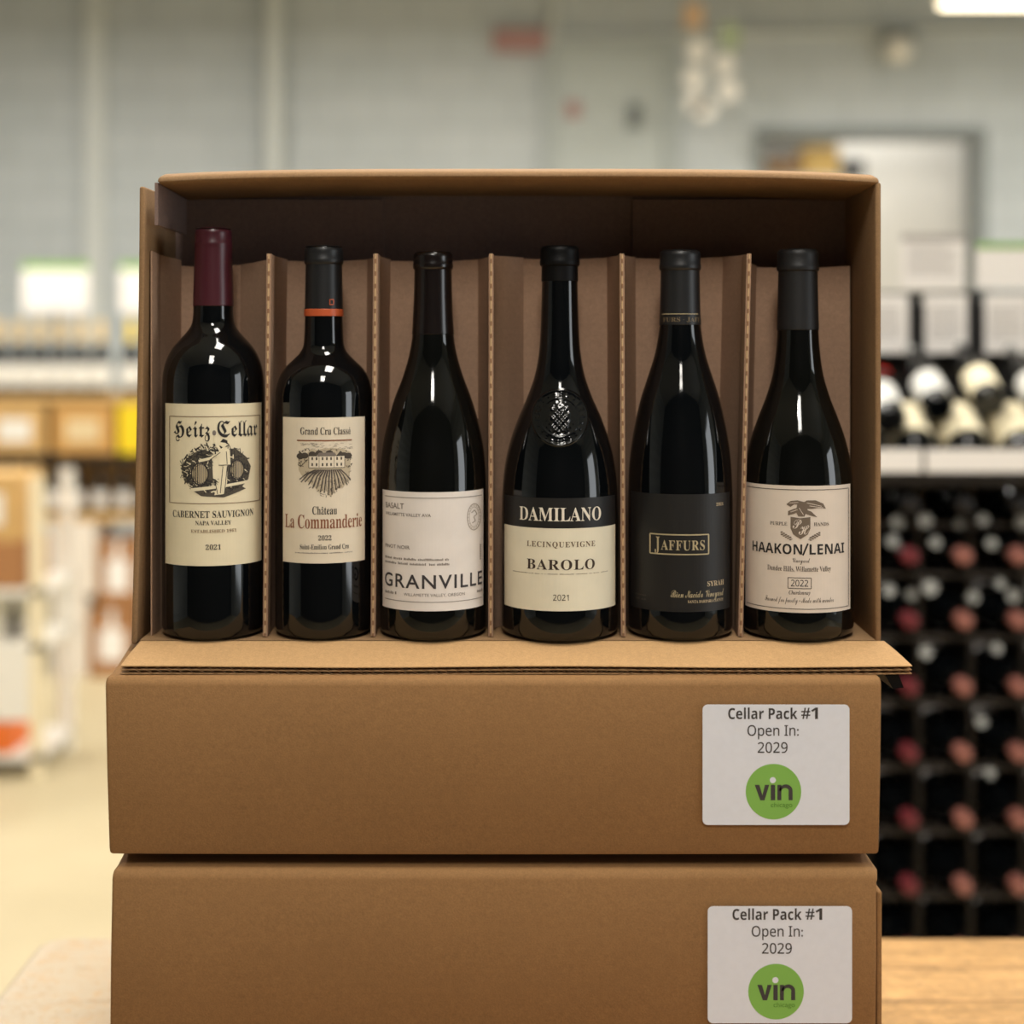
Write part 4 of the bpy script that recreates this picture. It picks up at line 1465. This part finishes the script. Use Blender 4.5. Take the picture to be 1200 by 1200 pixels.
# white cartons stacked on the floor under the shelf
CW = [(62, 102, 700, 789, 'white', 'white carton on the floor at the foot of the far shelf'), (104, 158, 716, 789, 'brown', 'brown carton on the floor at the foot of the far shelf'),
      (60, 112, 612, 698, 'white', 'white carton stacked under the far shelf next to a post'), (114, 162, 634, 714, 'kraft', 'brown carton stacked on another brown carton under the far shelf'),
      (164, 220, 690, 789, 'white', 'white carton on the floor, mostly behind the stacked brown cartons'), (164, 222, 612, 688, 'white', 'white carton stacked behind the open carton edge under the far shelf')]
for (a_, b2_, t0, b0, kind, lab) in CW:
    cbox('shop_carton', lab, 'carton', a_, t0, b2_, b0, LD, .30, M_WHITECARTON if kind == 'white' else M_KRAFTFAR, tape=M_CARD if kind != 'white' else None, patch=M_CARD if kind != 'white' else None, z0=0.0005 if b0 == 789 else P(0, b0 - .3, LD).z)

# ---- left edge, nearer: white stand with a carton, a bottle and an orange box
ND = 5.3
ny = CY + ND
sx0, sx1 = X(-110, ND), X(48, ND)
st = thing('display_stand', 'white wooden display stand cut by the left photo edge', 'display stand', (0, ny, 0))
zt2, zm2 = P(0, 690, ND).z, P(0, 742, ND).z
obj('shelf', boxm(sx0, sx1, 0, .4, zt2 - .025, zt2), M_WHITE, st)
obj('shelf', boxm(sx0, sx1, 0, .4, .44, .465), M_WHITE, st)
obj('shelf', boxm(sx0, sx1, 0, .4, .06, .085), M_WHITE, st)
for x in (sx0, sx1 - .04):
    for y in (0, .36):
        obj('post', boxm(x, x + .04, y, y + .04, 0, P(0, 560, ND).z), mat('cream_post_paint', (236, 222, 190), .5) if y == 0 and x > sx0 else M_WHITE, st)
obj('front_panel', boxm(sx0, sx1 - .04, .001, .012, .20, .44), M_WHITE, st)
cbox('shop_carton', 'brown carton on the top shelf of the white display stand', 'carton', -60, 636, 27, 689, ND, .3, M_KRAFTFAR, tape=M_TANWOOD, z0=zt2 + .0005)
cbox('shop_carton', 'tan carton standing on the brown carton of the display stand', 'carton', -60, 556, 22, 635, ND, .28, M_TANWOOD, patch=M_WHITE, z0=P(0, 635.6, ND).z)
stock_bottle('dark bottle with a red capsule on the middle shelf of the white stand', (X(5, ND), ny + .10, .466), (0, 0, 0), M_CAPRED, M_CAPBLACK, None, False, .155)
cbox('gift_box', 'orange box on the lowest shelf of the white stand', 'box', -60, 850, 12, 895, ND - .0, .25, M_ORANGEBOX, z0=.0855)

# ---- high on the back wall: banner hanging with white discs
bd = 8.6
a_ = P(835, 0, bd)
mb = thing('hanging_mobile', 'hanging mobile of white discs under an orange and a green card', 'mobile', (a_.x, a_.y, P(0, 140, bd).z))
kk = bd / F
def mdisc(px, py, r, m, nm='disc'):
    bm = bmesh.new()
    bmesh.ops.create_cone(bm, cap_ends=True, segments=24, radius1=r * kk, radius2=r * kk, depth=.02)
    bmesh.ops.rotate(bm, verts=bm.verts, cent=(0, 0, 0), matrix=Matrix.Rotation(PI / 2, 3, 'X'))
    obj(nm, bm, m, mb, True, ((px - 835) * kk, 0, (140 - py) * kk))
for (px, py) in ((817, 60), (813, 92), (815, 120), (849, 76), (854, 106), (826, 128)):
    mdisc(px, py, 13, M_WHITE)
obj('orange_card', boxm((801 - 835) * kk, (824 - 835) * kk, -.01, .01, (140 - 33) * kk, (140 - 4) * kk), mat('pale_orange_card', (214, 178, 140), .6), mb)
obj('green_card', boxm((845 - 835) * kk, (866 - 835) * kk, -.01, .01, (140 - 58) * kk, (140 - 28) * kk), mat('pale_green_card', (172, 186, 150), .6), mb)
for px in (817, 852):
    obj('string', tubem(((px - 835) * kk, .014, 0), ((px - 835) * kk, .014, ZT - mb.location.z), .004, 6), M_CARDGREY, mb)

# ---- things seen through the doorway
br_y = YB + .35
bs = thing('back_room_shelf', 'white shelf in the back room doorway carrying three boxes', 'shelf', (0, br_y, 0))
d_ = br_y - CY
zs = P(0, 206, d_).z
obj('shelf_board', boxm(1.55, 2.08, 0, .4, zs - .03, zs), M_WHITE, bs)
for x in (1.55, 2.04):
    obj('post', boxm(x, x + .04, .36, .40, 0, zs - .03), M_WHITE, bs)
    obj('post', boxm(x, x + .04, 0, .04, 0, zs - .03), M_WHITE, bs)
cbox('shop_carton', 'brown box on the back room shelf seen through the doorway', 'box', 896, 186, 939, 206, d_, .25, mat('brown_box_card', (150, 116, 78), .7), z0=zs + .0005)
cbox('shop_carton', 'yellow tan box on the back room shelf seen through the doorway', 'box', 942, 172, 984, 206, d_, .25, mat('yellow_tan_card', (226, 190, 118), .7), z0=zs + .0005)
cbox('storage_box', 'black box on the back room shelf beside the white board', 'box', 988, 187, 1013, 206, d_, .25, M_BLACKMETAL, z0=zs + .0005)
